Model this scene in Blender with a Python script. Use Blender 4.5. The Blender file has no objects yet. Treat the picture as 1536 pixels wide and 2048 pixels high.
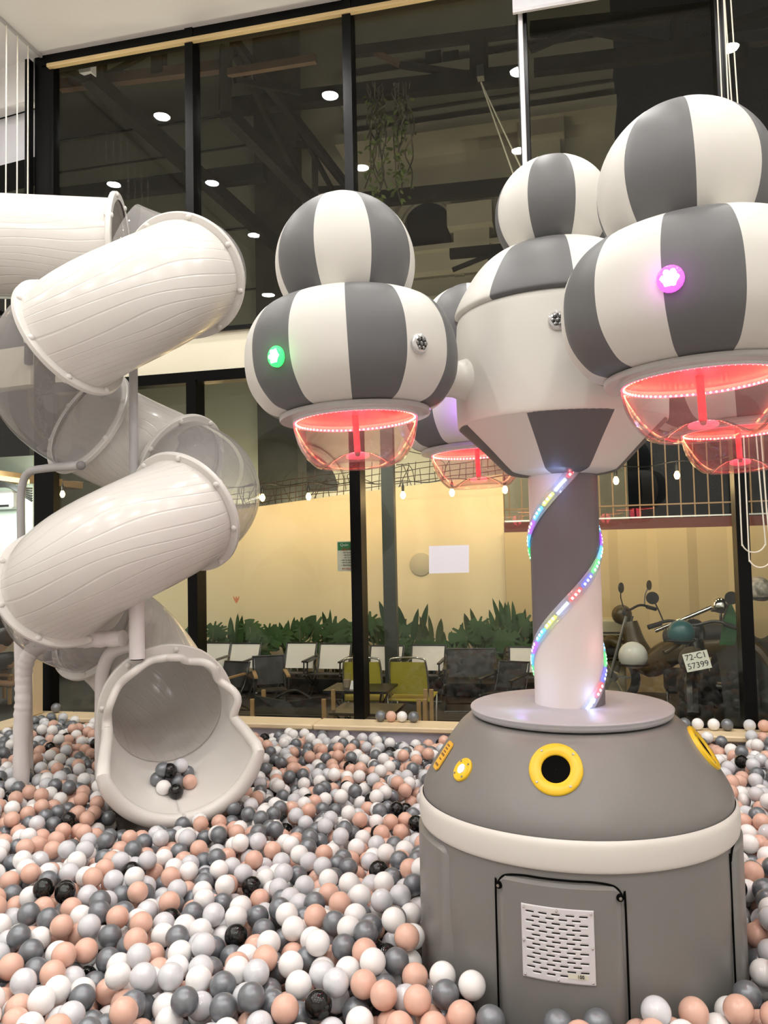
import bpy, math, random
import numpy as np
from mathutils import Vector, Matrix
random.seed(7); rng = np.random.default_rng(7)
S = bpy.context.scene; COL = S.collection; D = bpy.data
# ------------------------------------------------------------ camera, world, exposure
FPX, PITCH, ROLL, YAW = 1627.2, .0538577, .0214541, .2328875
CAM = np.array([0, 0, 1.55])
cp, sp = math.cos(PITCH), math.sin(PITCH)
FW = np.array([-math.sin(YAW)*cp, math.cos(YAW)*cp, sp])
R0 = np.array([math.cos(YAW), math.sin(YAW), 0]); U0 = np.cross(R0, FW)
RT = R0*math.cos(ROLL) - U0*math.sin(ROLL); UP = np.cross(RT, FW)
cd = D.cameras.new('camera'); cam = D.objects.new('camera', cd); COL.objects.link(cam)
cd.sensor_fit = 'HORIZONTAL'; cd.sensor_width = 36; cd.lens = FPX*36/1536; cd.clip_start = .05; cd.clip_end = 200
cam.matrix_world = Matrix(((RT[0], UP[0], -FW[0], CAM[0]), (RT[1], UP[1], -FW[1], CAM[1]), (RT[2], UP[2], -FW[2], CAM[2]), (0, 0, 0, 1)))
S.camera = cam
S.view_settings.view_transform = 'Standard'; S.view_settings.look = 'None'
S.view_settings.gamma = 1; S.view_settings.use_curve_mapping = False
S.view_settings.exposure = 0.0
LAMP = 455.0          # ceiling downlights, emission strength
W = D.worlds.new('night'); S.world = W; W.use_nodes = True
W.node_tree.nodes['Background'].inputs[0].default_value = (.010, .011, .012, 1)
W.node_tree.nodes['Background'].inputs[1].default_value = .5
YB = 5.2; ZC = 5.334; XL = -3.74; SILL = .5     # window wall, ceiling, left pit wall, ledge height

def ray(x, y): return FW + RT*(x-768)/FPX - UP*(y-1024)/FPX
def PD(x, y, d): return CAM + ray(x, y)*d                  # point at camera depth d
def PY(x, y, Y): r = ray(x, y); return CAM + r*Y/r[1]      # point on the plane y = Y
def PZ(x, y, Z): r = ray(x, y); return CAM + r*(Z-CAM[2])/r[2]

# ------------------------------------------------------------ materials
def mat(name, col, rough=.5, metal=0, emit=None, es=1, bump=None, coat=0, spec=.5, sss=0, trans=0, var=None):
    m = D.materials.new(name); m.use_nodes = True; n = m.node_tree.nodes; l = m.node_tree.links
    b = n['Principled BSDF']; b.inputs['Base Color'].default_value = (*col, 1)
    b.inputs['Roughness'].default_value = rough; b.inputs['Metallic'].default_value = metal
    b.inputs['Specular IOR Level'].default_value = spec
    b.inputs['Coat Weight'].default_value = coat
    if trans: b.inputs['Transmission Weight'].default_value = trans
    if emit: b.inputs['Emission Color'].default_value = (*emit, 1); b.inputs['Emission Strength'].default_value = es
    tc = n.new('ShaderNodeTexCoord')
    if bump:
        t = n.new('ShaderNodeTexNoise'); t.inputs['Scale'].default_value = bump[0]; t.inputs['Detail'].default_value = 4
        u = n.new('ShaderNodeBump'); u.inputs['Strength'].default_value = bump[1]; u.inputs['Distance'].default_value = bump[2] if len(bump) > 2 else .01
        l.new(tc.outputs['Object'], t.inputs['Vector']); l.new(t.outputs['Fac'], u.inputs['Height']); l.new(u.outputs[0], b.inputs['Normal'])
    if var:
        t = n.new('ShaderNodeTexNoise'); t.inputs['Scale'].default_value = var[0]; t.inputs['Detail'].default_value = 5
        r = n.new('ShaderNodeValToRGB'); c2 = [c*var[1] for c in col]
        r.color_ramp.elements[0].position = .35; r.color_ramp.elements[0].color = (*c2, 1)
        r.color_ramp.elements[1].position = .65; r.color_ramp.elements[1].color = (*col, 1)
        l.new(tc.outputs['Object'], t.inputs['Vector']); l.new(t.outputs['Fac'], r.inputs[0]); l.new(r.outputs[0], b.inputs['Base Color'])
    return m
def clear(name, tint=(1, 1, 1), base=.05, haze=0, hazecol=(.8, .8, .8), rough=0.0):
    """thin clear sheet: transparent + mirror by angle, with a little haze"""
    m = D.materials.new(name); m.use_nodes = True; n = m.node_tree.nodes; l = m.node_tree.links
    n.remove(n['Principled BSDF']); out = n['Material Output']
    tr = n.new('ShaderNodeBsdfTransparent'); tr.inputs[0].default_value = (*tint, 1)
    gl = n.new('ShaderNodeBsdfGlossy'); gl.inputs['Roughness'].default_value = rough
    lw = n.new('ShaderNodeLayerWeight'); lw.inputs[0].default_value = .5
    pw = n.new('ShaderNodeMath'); pw.operation = 'POWER'; pw.inputs[1].default_value = 4.5
    ml = n.new('ShaderNodeMath'); ml.operation = 'MULTIPLY_ADD'; ml.inputs[1].default_value = .8; ml.inputs[2].default_value = base
    l.new(lw.outputs['Facing'], pw.inputs[0]); l.new(pw.outputs[0], ml.inputs[0])
    mx = n.new('ShaderNodeMixShader'); l.new(ml.outputs[0], mx.inputs[0]); l.new(tr.outputs[0], mx.inputs[1]); l.new(gl.outputs[0], mx.inputs[2])
    last = mx
    if haze:
        df = n.new('ShaderNodeBsdfDiffuse'); df.inputs[0].default_value = (*hazecol, 1)
        m2 = n.new('ShaderNodeMixShader'); m2.inputs[0].default_value = haze
        l.new(mx.outputs[0], m2.inputs[1]); l.new(df.outputs[0], m2.inputs[2]); last = m2
    l.new(last.outputs[0], out.inputs[0]); return m
def grainy(name, col):
    """glossy plastic moulded with raised wood-grain lines along the tube (uses the tube's own UV)"""
    m = mat(name, col, rough=.22, spec=.5); n = m.node_tree.nodes; l = m.node_tree.links; b = n['Principled BSDF']
    uv = n.new('ShaderNodeUVMap'); mp = n.new('ShaderNodeMapping'); mp.inputs['Scale'].default_value = (.42, 1.0, 1)
    l.new(uv.outputs[0], mp.inputs[0])
    nz = n.new('ShaderNodeTexNoise'); nz.inputs['Scale'].default_value = 2.6; nz.inputs['Detail'].default_value = 1; l.new(mp.outputs[0], nz.inputs['Vector'])
    sx = n.new('ShaderNodeSeparateXYZ'); l.new(mp.outputs[0], sx.inputs[0])
    a = n.new('ShaderNodeMath'); a.operation = 'MULTIPLY_ADD'; a.inputs[1].default_value = 20; l.new(sx.outputs['Y'], a.inputs[0])
    k = n.new('ShaderNodeMath'); k.operation = 'MULTIPLY'; k.inputs[1].default_value = 9; l.new(nz.outputs['Fac'], k.inputs[0]); l.new(k.outputs[0], a.inputs[2])
    fr = n.new('ShaderNodeMath'); fr.operation = 'PINGPONG'; fr.inputs[1].default_value = .5; l.new(a.outputs[0], fr.inputs[0])
    mr = n.new('ShaderNodeMapRange'); mr.inputs['From Min'].default_value = 0; mr.inputs['From Max'].default_value = .09; mr.interpolation_type = 'SMOOTHSTEP'
    mr.inputs['To Min'].default_value = 1; mr.inputs['To Max'].default_value = 0; l.new(fr.outputs[0], mr.inputs['Value'])
    bp = n.new('ShaderNodeBump'); bp.inputs['Strength'].default_value = .28; bp.inputs['Distance'].default_value = .006
    l.new(mr.outputs[0], bp.inputs['Height']); l.new(bp.outputs[0], b.inputs['Normal']); return m
M = dict(
 ceil=mat('ceiling_paint', (.88, .86, .84), .8, bump=(6, .05)), wallp=mat('wall_paint', (.82, .80, .77), .8, bump=(8, .05)),
 cream=mat('cream_beam', (.86, .80, .62), .6), black=mat('black_steel', (.002, .002, .002), .32, spec=.16), dark=mat('dark_truss', (.012, .012, .011), .7, spec=.1, var=(4, .5)),
 gold=mat('gold_trim', (.75, .56, .28), .5), alu=mat('aluminium', (.75, .75, .76), .3, 1), chrome=mat('chrome', (.8, .8, .8), .12, 1),
 wood=mat('pale_wood', (.80, .64, .41), .45, var=(3, .9)), lav=mat('pit_pad', (.56, .54, .62), .5), floor=mat('floor_tile', (.35, .32, .30), .5),
 blind=mat('blind_fabric', (.80, .80, .84), .8), glass=clear('window_glass', (.95, .97, .94), .028), cord=mat('cord', (.85, .8, .68), .6),
 plast=grainy('white_plastic_grain', (.72, .69, .65)), plain=mat('white_plastic', (.74, .715, .675), .28), flange=mat('flange_plastic', (.73, .705, .665), .3),
 elbow=clear('clear_elbow', (.84, .84, .85), .08, .27, (.64, .62, .61)), bowl=clear('clear_bowl', (.96, .95, .95), .045, .02, (.9, .8, .8)),
 bowlrim=clear('clear_rim', (.85, .85, .85), .12, .45, (.85, .82, .8)),
 vg=mat('grey_vinyl', (.122, .123, .125), .48, bump=(9, .12, .01)), vw=mat('cream_vinyl', (.70, .68, .63), .45, bump=(9, .10, .01)),
 vb=mat('grey_vinyl_base', (.205, .200, .190), .38, bump=(7, .25, .012)), disc=mat('grey_vinyl_disc', (.42, .42, .44), .4, bump=(5, .15)),
 pink_white=mat('column_white', (.78, .72, .70), .45), colg=mat('column_grey', (.15, .14, .15), .45),
 yellow=mat('yellow_plastic', (.85, .55, .02), .35), holeb=mat('black_rubber', (.003, .003, .003), .8, spec=.05), screw=mat('screw', (.35, .33, .30), .35, 1),
 white=mat('white_enamel', (.68, .66, .68), .35), paper=mat('paper', (.86, .85, .92), .8), pad=mat('pole_foam', (.76, .72, .71), .45, bump=(30, .15, .004)),
 steel=mat('grey_pipe', (.48, .47, .47), .35), redplate=mat('red_acrylic', (.80, .13, .19), .4),  # bowl plate and stem: red LED light put into the colour
 lamp=mat('lamp_lens', (1, 1, 1), .5, emit=(1.0, .972, .935), es=LAMP), lampring=mat('lamp_ring', (.8, .8, .8), .4),
 ledr=mat('led_red', (1, .05, .05), .5, emit=(1, .04, .07), es=9), ledy=mat('led_chip', (1, .6, .2), .5, emit=(1, .60, .25), es=26),
)
M['bw'] = mat('ball_white', (.88, .87, .86), .18, spec=.5); M['bt'] = mat('ball_pearl', (.66, .67, .70), .12, spec=.7, coat=.3)
M['bp'] = mat('ball_pink', (.74, .46, .36), .22); M['bg'] = mat('ball_grey', (.20, .215, .235), .30, .35, spec=.6); M['bk'] = mat('ball_black', (.006, .006, .006), .12)

# ------------------------------------------------------------ building helpers
ORG = {}
def tag(o, label=None, cat=None, group=None, kind=None):
    if label: o['label'] = label
    if cat: o['category'] = cat
    if group: o['group'] = group
    if kind: o['kind'] = kind
    return o
def thing(name, label, cat, loc=(0, 0, 0), group=None):
    o = D.objects.new(name, None); COL.objects.link(o); o.location = loc; o.empty_display_size = .1
    ORG[o.name] = np.array(loc, float); return tag(o, label, cat, group)
def mk(name, V, F, m, parent=None, mi=None, smooth=True, uv=None):
    """V in world coordinates; the object is stored relative to its thing"""
    V = np.asarray(V, float)
    if parent is not None: o0 = ORG[parent.name]
    else: o0 = np.array([(V[:, 0].min()+V[:, 0].max())/2, (V[:, 1].min()+V[:, 1].max())/2, V[:, 2].min()])
    me = D.meshes.new(name); me.from_pydata([tuple(v) for v in (V-o0)], [], [tuple(int(i) for i in f) for f in F])
    for x in (m if isinstance(m, (list, tuple)) else [m]): me.materials.append(M[x] if isinstance(x, str) else x)
    if mi is not None: me.polygons.foreach_set('material_index', np.asarray(mi, np.int32))
    if smooth: me.polygons.foreach_set('use_smooth', np.ones(len(me.polygons), bool))
    if uv is not None:
        ul = me.uv_layers.new(name='UVMap'); li = np.empty(len(me.loops), np.int32); me.loops.foreach_get('vertex_index', li)
        ul.data.foreach_set('uv', np.asarray(uv, np.float32)[li].ravel())
    me.update(); o = D.objects.new(name, me); COL.objects.link(o)
    if parent is not None: o.parent = parent; ORG[o.name] = o0
    else: o.location = o0; ORG[o.name] = o0
    if smooth and not name.startswith('ball'): sharp(me)
    return o
def sharp(me, ang=38):
    import bmesh
    bm = bmesh.new(); bm.from_mesh(me)
    for e in bm.edges:
        if len(e.link_faces) == 2 and e.calc_face_angle(0) > math.radians(ang): e.smooth = False
    bm.to_mesh(me); bm.free()
class B:
    """collects shapes into one mesh"""
    def __init__(s): s.V = []; s.F = []; s.I = []; s.n = 0
    def add(s, V, F, mi=0):
        V = np.asarray(V, float).reshape(-1, 3); s.V.append(V); s.F += [[i+s.n for i in f] for f in F]
        s.I += ([mi]*len(F) if np.isscalar(mi) else list(mi)); s.n += len(V); return s
    def box(s, a, b, mi=0, bev=0):
        x0, y0, z0 = np.minimum(a, b); x1, y1, z1 = np.maximum(a, b)
        if bev:
            e = bev; V = []; 
            for (x, sx) in ((x0, 1), (x1, -1)):
                for (y, sy) in ((y0, 1), (y1, -1)):
                    for (z, sz) in ((z0, 1), (z1, -1)):
                        V += [(x, y+sy*e, z+sz*e), (x+sx*e, y, z+sz*e), (x+sx*e, y+sy*e, z)]
            from mathutils.geometry import convex_hull_2d
            import bmesh
            bm = bmesh.new(); [bm.verts.new(v) for v in V]; bmesh.ops.convex_hull(bm, input=bm.verts[:]); bm.verts.index_update()
            bmesh.ops.dissolve_limit(bm, angle_limit=.02, verts=bm.verts[:], edges=bm.edges[:]); bm.verts.index_update()
            vv = [tuple(v.co) for v in bm.verts]; ff = [[v.index for v in f.verts] for f in bm.faces]; bm.free(); return s.add(vv, ff, mi)
        V = [(x, y, z) for x in (x0, x1) for y in (y0, y1) for z in (z0, z1)]
        return s.add(V, [(0, 1, 3, 2), (4, 6, 7, 5), (0, 4, 5, 1), (2, 3, 7, 6), (0, 2, 6, 4), (1, 5, 7, 3)], mi)
    def bar(s, p, q, w, h=None, mi=0, up=(0, 0, 1)):
        p, q = np.asarray(p, float), np.asarray(q, float); h = h or w; t = q-p; t /= np.linalg.norm(t)
        a = np.cross(t, up); 
        if np.linalg.norm(a) < 1e-3: a = np.cross(t, (1, 0, 0))
        a /= np.linalg.norm(a); b = np.cross(a, t)
        V = [c+i*a*w/2+j*b*h/2 for c in (p, q) for (i, j) in ((-1, -1), (1, -1), (1, 1), (-1, 1))]
        return s.add(V, [(3, 2, 1, 0), (4, 5, 6, 7), (0, 1, 5, 4), (1, 2, 6, 5), (2, 3, 7, 6), (3, 0, 4, 7)], mi)
    def tube(s, pts, r, n=10, mi=0, cap=True, close=False):
        P = [np.asarray(p, float) for p in pts]; k = len(P); V = []; prev = None
        for i in range(k):
            t = (P[(i+1) % k]-P[i-1]) if close else (P[min(i+1, k-1)]-P[max(i-1, 0)]); t = t/(np.linalg.norm(t)+1e-12)
            if prev is None:
                a = np.cross(t, (0, 0, 1)); a = np.cross(t, (1, 0, 0)) if np.linalg.norm(a) < 1e-2 else a
            else: a = prev-t*(prev@t)
            a /= np.linalg.norm(a); prev = a; b = np.cross(t, a); rr = r[i] if hasattr(r, '__len__') else r
            V += [P[i]+rr*(a*math.cos(u)+b*math.sin(u)) for u in np.linspace(0, 2*math.pi, n, endpoint=False)]
        F = [(i*n+j, i*n+(j+1) % n, ((i+1) % k)*n+(j+1) % n, ((i+1) % k)*n+j) for i in range(k if close else k-1) for j in range(n)]
        if cap and not close: F += [tuple(range(n))[::-1], tuple((k-1)*n+j for j in range(n))]
        return s.add(V, F, mi)
    def lathe(s, prof, c=(0, 0, 0), n=48, ax=(0, 0, 1), mi=0, stripe=None, groove=0, cap=True):
        """profile of (r, z); stripe = (count, phase in rad) switches material by sector"""
        ax = np.asarray(ax, float); ax /= np.linalg.norm(ax)
        a = np.array([1., 0, 0]) if abs(ax[2]) > .9 else np.cross((0, 0, 1), ax); a = a-ax*(a@ax); a /= np.linalg.norm(a); b = np.cross(ax, a)
        ph = stripe[1] if stripe else 0; th = ph+np.linspace(0, 2*math.pi, n, endpoint=False); c = np.asarray(c, float); V = []
        for (r, z) in prof:
            for j, t in enumerate(th):
                g = 1
                if stripe and groove:
                    q = n//stripe[0]; dd = min(j % q, q-j % q); g = 1-groove*(1 if dd == 0 else 0)
                V.append(c+ax*z+r*g*(a*math.cos(t)+b*math.sin(t)))
        F = []; I = []
        for i in range(len(prof)-1):
            for j in range(n):
                F.append((i*n+j, i*n+(j+1) % n, (i+1)*n+(j+1) % n, (i+1)*n+j))
                I.append((j//(n//stripe[0])) % 2 if stripe else mi)
        if cap:
            if prof[0][0] > 1e-4: F.append(tuple(range(n))[::-1]); I.append(0 if stripe else mi)
            if prof[-1][0] > 1e-4: F.append(tuple((len(prof)-1)*n+j for j in range(n))); I.append(0 if stripe else mi)
        return s.add(V, F, I)
    def ball(s, c, r, mi=0, n=16, sc=(1, 1, 1)):
        pr = [(math.sin(t)*r, -math.cos(t)*r) for t in np.linspace(.001, math.pi-.001, n//2+1)]
        k = B(); k.lathe(pr, n=n, cap=False); V = np.vstack(k.V)*np.array(sc)+np.asarray(c, float); return s.add(V, k.F, mi)
    def build(s, name, m, parent=None, smooth=True):
        o = mk(name, np.vstack(s.V), s.F, m, parent, s.I, smooth); return o
def smooth_path(ctrl, n=12, close=False):
    """Catmull-Rom"""
    P = [np.asarray(p, float) for p in ctrl]; out = []; k = len(P)
    for i in range(k if close else k-1):
        p0, p1, p2, p3 = (P[(i-1) % k], P[i], P[(i+1) % k], P[(i+2) % k]) if close else (P[max(i-1, 0)], P[i], P[i+1], P[min(i+2, k-1)])
        for t in np.linspace(0, 1, n, endpoint=False):
            out.append(.5*((2*p1)+(-p0+p2)*t+(2*p0-5*p1+4*p2-p3)*t*t+(-p0+3*p1-3*p2+p3)*t**3))
    if not close: out.append(P[-1])
    return out
def struct(name, b, m, smooth=False):
    o = b.build(name, m, None, smooth); o['kind'] = 'structure'; return o
def text(name, body, size, mtx, m, parent, ext=.0006, bold=0):
    c = D.curves.new(name, 'FONT'); c.body = body; c.size = size; c.extrude = ext; c.offset = bold; c.align_x = 'CENTER'; c.align_y = 'CENTER'
    t = D.objects.new(name, c); COL.objects.link(t); bpy.context.view_layer.update()
    me = D.meshes.new_from_object(t); D.objects.remove(t); me.materials.clear(); me.materials.append(M[m])
    me.transform(Matrix.Translation(-Vector(ORG[parent.name])) @ mtx); o = D.objects.new(name, me); COL.objects.link(o); o.parent = parent; ORG[o.name] = ORG[parent.name]; return o
def frame(o, x, n):
    """matrix whose X is x, Z is n"""
    x = Vector(x).normalized(); n = Vector(n).normalized(); y = n.cross(x).normalized(); x = y.cross(n)
    return Matrix(((x[0], y[0], n[0], o[0]), (x[1], y[1], n[1], o[1]), (x[2], y[2], n[2], o[2]), (0, 0, 0, 1)))
# ============================================================ THE ROOM
XR = 3.6; YF = -4.2; XLL = -6.6
b = B().box((XLL-.3, YF, -.12), (XR, YB+.12, 0)); struct('floor', b, 'floor')
b = B().box((XLL-.3, YF, ZC), (XR, YB+.05, ZC+.15)); struct('ceiling', b, 'ceil')
b = B().box((XR, YF, 0), (XR+.12, YB+.1, ZC)); struct('wall_right', b, 'wallp')
b = B().box((XLL-.3, YF-.12, 0), (XR, YF, ZC)); struct('wall_behind', b, 'wallp')
b = B().box((XLL-.42, YF, 0), (XLL-.3, YB+1.3, ZC)); struct('wall_left', b, 'wallp')
# cream floor beam between the lower and the upper glazing, with black rails
b = B().box((-3.78, YB-.02, 2.86), (XR, YB+.22, 3.135)); struct('trim_1', b, 'cream')
b = B().box((-3.78, YB-.05, 2.785), (XR, YB+.05, 2.86)).box((-3.78, YB-.05, 3.135), (XR, YB+.05, 3.16)); struct('trim_2', b, 'black')
b = B().box((-3.78, YB-.05, 5.255), (XR, YB+.06, ZC)); struct('trim_3', b, 'black')
b = B().box((-3.72, YB-.075, 5.225), (XR, YB-.03, 5.255), bev=.006); struct('trim_4', b, 'gold')
mull = [-2.575, -1.41, -.24, .945, 2.1, 3.27]
wn = 0
for i, x in enumerate(mull):
    b = B().box((x-.03, YB-.06, 3.16), (x+.03, YB+.06, ZC)); b.box((x-.036, YB-.07, 0.5), (x+.036, YB+.07, 2.8))
    struct('trim_%d' % (5+i), b, 'black')
edges = [-3.74]+mull+[XR]
for i in range(len(edges)-1):
    a, c = edges[i]+.02, edges[i+1]-.02
    for (z0, z1) in ((SILL, 2.8), (3.15, 5.26)):
        wn += 1; struct('window_%d' % wn, B().box((a, YB+.0, z0), (c, YB+.008, z1)), 'glass')
# white cable channel on the fourth mullion
b = B().box((-.262, YB-.085, 3.16), (-.232, YB-.061, 5.1), bev=.004); tag(b.build('cable_channel', 'white'), 'white cable channel running up the black mullion above the striped hub', 'channel')
# corner column
b = B().box((-3.84, YB-.04, 0), (-3.68, YB+.03, ZC)); struct('trim_20', b, 'black')
b = B().box((-3.885, YB-.10, 3.0), (-3.842, YB-.045, 5.30), bev=.006); tag(b.build('steel_post', 'black'), 'glossy black steel post standing left of the corner column', 'post')
# left facade bending away by 8 degrees, glazed, with blind
an = math.radians(8); dl = np.array([-math.cos(an), math.sin(an), 0]); p0 = np.array([-3.84, YB+.06, 0])
def slab(z0, z1, s0, s1, th, off=0):
    nn = np.array([dl[1], -dl[0], 0])*-1; a = p0+dl*s0+nn*off; c = p0+dl*s1+nn*off; k = B()
    V = [q+nn*t+np.array([0, 0, z]) for q in (a, c) for t in (0, th) for z in (z0, z1)]
    return k.add(V, [(0, 1, 3, 2), (4, 6, 7, 5), (0, 4, 5, 1), (2, 3, 7, 6), (0, 2, 6, 4), (1, 5, 7, 3)])
struct('trim_21', slab(4.38, 4.60, 0, 3.0, .06), 'black')
struct('trim_22', slab(2.86, 3.15, 0, 3.0, .12), 'cream')
struct('window_20', slab(3.15, 4.4, 0, 3.0, .008, .02), 'glass')
struct('window_21', slab(0, 2.86, 0, 3.0, .008, .02), 'glass')
struct('trim_23', slab(5.02, ZC, 0, 3.0, .10, .0), 'wallp')
bl = slab(4.60, 5.03, .02, 2.9, .02, -.05); tag(bl.build('roller_blind', 'blind'), 'white roller blind pulled part way down beyond the net cords', 'blind')
# net cords on the left side of the pit, with their ceiling rail
t = thing('cord_net', 'row of thin pale cords strung from the ceiling above the left tube', 'net', (XL, 4.5, 3.2))
b = B().bar((XL-.03, 1.0, ZC-.012), (XL-.03, YB-.06, ZC-.012), .02); b.build('rail', 'steel', t)
for i in range(12):
    y = 4.99-.115*i; b = B().tube([(XL-.03, y, ZC-.02), (XL-.03, y, 3.25)], .0048, 6); b.build('cord', 'cord', t)
b = B().bar((XL-.03, 3.3, 3.25), (XL-.03, YB-.06, 3.25), .03); b.build('lower_rail', 'black', t)
# pit wall, ledge and post
b = B().box((XL, 4.965, 0), (XR, YB-.07, SILL-.035)); b.box((XL-.02, -.5, 0), (XL+.06, 4.965, SILL-.035)); struct('trim_24', b, 'lav')
for k, (x0, x1) in enumerate(((-3.5, -1.665), (-1.66, .6), (.605, 2.6), (2.605, XR))):
    struct('trim_%d' % (30+k), B().box((x0, 4.93, SILL-.035), (x1, YB-.055, SILL), bev=.008), 'wood')
struct('trim_36', B().box((-3.80, -.5, SILL-.035), (-3.62, YB-.055, SILL), bev=.008), 'wood')
struct('trim_37', B().box((-3.62, 4.93, SILL-.035), (-3.505, YB-.055, SILL), bev=.004), 'wood')
tag(B().box((-3.80, 4.93, SILL), (-3.68, 5.05, 1.15), bev=.008).build('wooden_post', 'wood', None, False), 'pale wooden post standing on the corner of the ledge', 'post')
struct('trim_38', B().box((XL-.30, YB-1.0, 0), (XL-.26, YB, .12)), 'black')
# ceiling downlights
def downlight(x, y, lab, grp=None):
    t = thing('ceiling_downlight', lab, 'ceiling light', (x, y, ZC), grp)
    r = .064 if y > 1 else .088
    B().lathe([(r+.021, 0), (r+.021, -.012), (r+.002, -.016), (r, -.004)], (x, y, ZC), 32).build('rim', 'lampring', t)
    B().lathe([(r, -.006), (r, -.012), (.001, -.0125)], (x, y, ZC), 32, cap=False).build('lens', 'lamp', t)
for (x, y) in ((-3.32, 4.28), (-1.85, 4.20), (-.33, 4.12), (1.24, 4.0), (-4.4, 3.27), (-3.45, 3.03), (-1.92, 2.93), (-.42, 2.85), (1.1, 2.8), (-3.56, 1.68),
               (-1.9, 1.3), (-.3, 1.2), (1.3, 1.2), (2.8, 2.6), (2.8, .4), (1.1, -.6), (-.6, -.7), (-2.4, -.6), (-4.2, -.4), (-5.4, 1.6), (-1.5, -2.6), (1.2, -2.6), (-4.2, -2.6)):
    downlight(x, y, 'round white recessed ceiling downlight, its lamp lit above the ball pit, mirrored in the window', 'ceiling downlights')

# ============================================================ STRIPED BALL MACHINE
AX, AY = -.038, 2.466
K = thing('ball_shower_machine', 'grey and cream padded ball machine with striped hub and four flower heads', 'play machine', (AX, AY, 0))
KC = np.array([AX, AY, 0]); toC = math.atan2(-AY, -AX)       # direction to the camera
def arcp(pts, n=6): return [(p[0], p[1]) for p in smooth_path([(r, z, 0) for r, z in pts], n)]
b = B().lathe(arcp([(.425, 0.0), (.43, .40), (.437, .62), (.437, .735), (.435, .80)], 5), KC, 96); b.build('base_drum', 'vb', K)
b = B().lathe(arcp([(.434, .785), (.4435, .79), (.447, .82), (.445, .85), (.437, .862)], 4), KC, 96, cap=False); b.build('cream_band', 'vw', K)
b = B().lathe(arcp([(.434, .855), (.432, .885), (.412, .925), (.372, .985), (.328, 1.045), (.308, 1.065), (.285, 1.076), (.2, 1.078)], 5), KC, 96); b.build('base_shoulder', 'vb', K)
b = B().lathe(arcp([(.27, 1.079), (.283, 1.083), (.288, 1.094), (.281, 1.106), (.2, 1.110), (.106, 1.110)], 5), KC, 96); top = b.build('top_disc', 'disc', K)
# service door pads on the drum
def drum_pt(th, z, r=.437): return np.array([AX+r*math.cos(th), AY+r*math.sin(th), z])
def pad(th0, th1, z0, z1, name='door_pad'):
    n = 22; V = []; F = []
    zs = [z0, z0+.012, (z0+z1)/2, z1-.012, z1]
    for zi, z in enumerate(zs):
        for j in range(n+1):
            u = j/n; th = th0+(th1-th0)*u; e = min(u, 1-u)
            corner = .035*max(0, 1-min(u, 1-u)/.10)**2
            zz = z-(corner if zi >= 3 else 0)
            r = .437+(.006 if (0 < zi < 4 and 0 < j < n) else -.008)
            r += .007 if (zi in (1, 2, 3) and .06 < u < .94) else 0
            V.append(drum_pt(th, zz, r))
    for i in range(len(zs)-1):
        for j in range(n): F.append((i*(n+1)+j, i*(n+1)+j+1, (i+1)*(n+1)+j+1, (i+1)*(n+1)+j))
    return mk(name, V, F, 'vb', K)
def thx(px, py):   # angle on drum seen at a pixel
    r = ray(px, py); a = r[0]**2+r[1]**2; bb = -(r[0]*AX+r[1]*AY); c = AX**2+AY**2-.437**2; t = (-bb-math.sqrt(bb*bb-a*c))/a
    p = CAM+r*t; return math.atan2(p[1]-AY, p[0]-AX), p[2]
tl, zl = thx(990, 1715); tr_, zr = thx(1248, 1735)
dpad = pad(tl, tr_, .12, .765)
def seam(th0, th1, z1, par):
    R = .4385; pts = [drum_pt(th0, .15, R), drum_pt(th0, z1-.07, R), drum_pt(th0+.010, z1-.038, R), drum_pt(th0+.04, z1-.014, R), drum_pt(th0+.09, z1-.004, R)]+[drum_pt(th0+(th1-th0)*u, z1+.001, R) for u in np.linspace(.25, .75, 6)]+[drum_pt(th1-.09, z1-.004, R), drum_pt(th1-.04, z1-.014, R), drum_pt(th1-.010, z1-.038, R), drum_pt(th1, z1-.07, R), drum_pt(th1, .15, R)]
    B().tube(smooth_path(pts, 5), .0026, 6).build('seam', 'holeb', par)
seam(tl, tr_, .766, dpad)
t2, _ = thx(1458, 1690); seam(t2, t2+math.radians(45), .79, pad(t2, t2+math.radians(45), .12, .79))
pad(tl-math.radians(75), tl-math.radians(20), .12, .78)
for th in (tl+.035, tr_-.035):
    c = drum_pt(th, .735, .449); n_ = np.array([math.cos(th), math.sin(th), 0])
    B().lathe([(.0001, .004), (.008, .003), (.009, -.004)], c, 16, ax=n_, cap=False).build('screw', 'holeb', dpad)
    B().lathe([(.0001, .006), (.004, .005), (.0045, .0)], c, 12, ax=n_, cap=False).build('screw', 'screw', dpad)
# perforated plate
ta, za = thx(1045, 1800); tb, zb = thx(1187, 1812); tcn, zc_ = thx(1120, 1955)
th0, th1 = ta+.004, tb-.004; z1g, z0g = za, zc_-.004
NX, NZ = 61, 48
def gp(u, v, o=0): th = th0+(th1-th0)*u; return drum_pt(th, z0g+(z1g-z0g)*v, .4535+o)
b = B(); V = []; F = []
for i in range(NX+1):
    for j in range(NZ+1): V.append(gp(i/NX, j/NZ))
hole = set()
for row in range(14):
    jr = NZ-5-int(row*3.05); off = 0 if row % 2 == 0 else 5.6
    for k in range(5 if row % 2 == 0 else 4):
        i0 = int(4+off+k*11.4)
        for i in range(i0, i0+7): hole.add((i, jr)); 
for i in range(NX):
    for j in range(NZ):
        if (i, j) not in hole: F.append((i*(NZ+1)+j, (i+1)*(NZ+1)+j, (i+1)*(NZ+1)+j+1, i*(NZ+1)+j+1))
g = mk('vent_plate', V, F, 'white', dpad)
sm = g.modifiers.new('s', 'SOLIDIFY'); sm.thickness = .0025; sm.offset = -1
V = [gp(u, v, -.003) for v in (.02, .98) for u in np.linspace(.02, .98, 16)]
mk('plate_backing', V, [(i, i+1, 17+i, 16+i) for i in range(15)], 'holeb', dpad)
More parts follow.
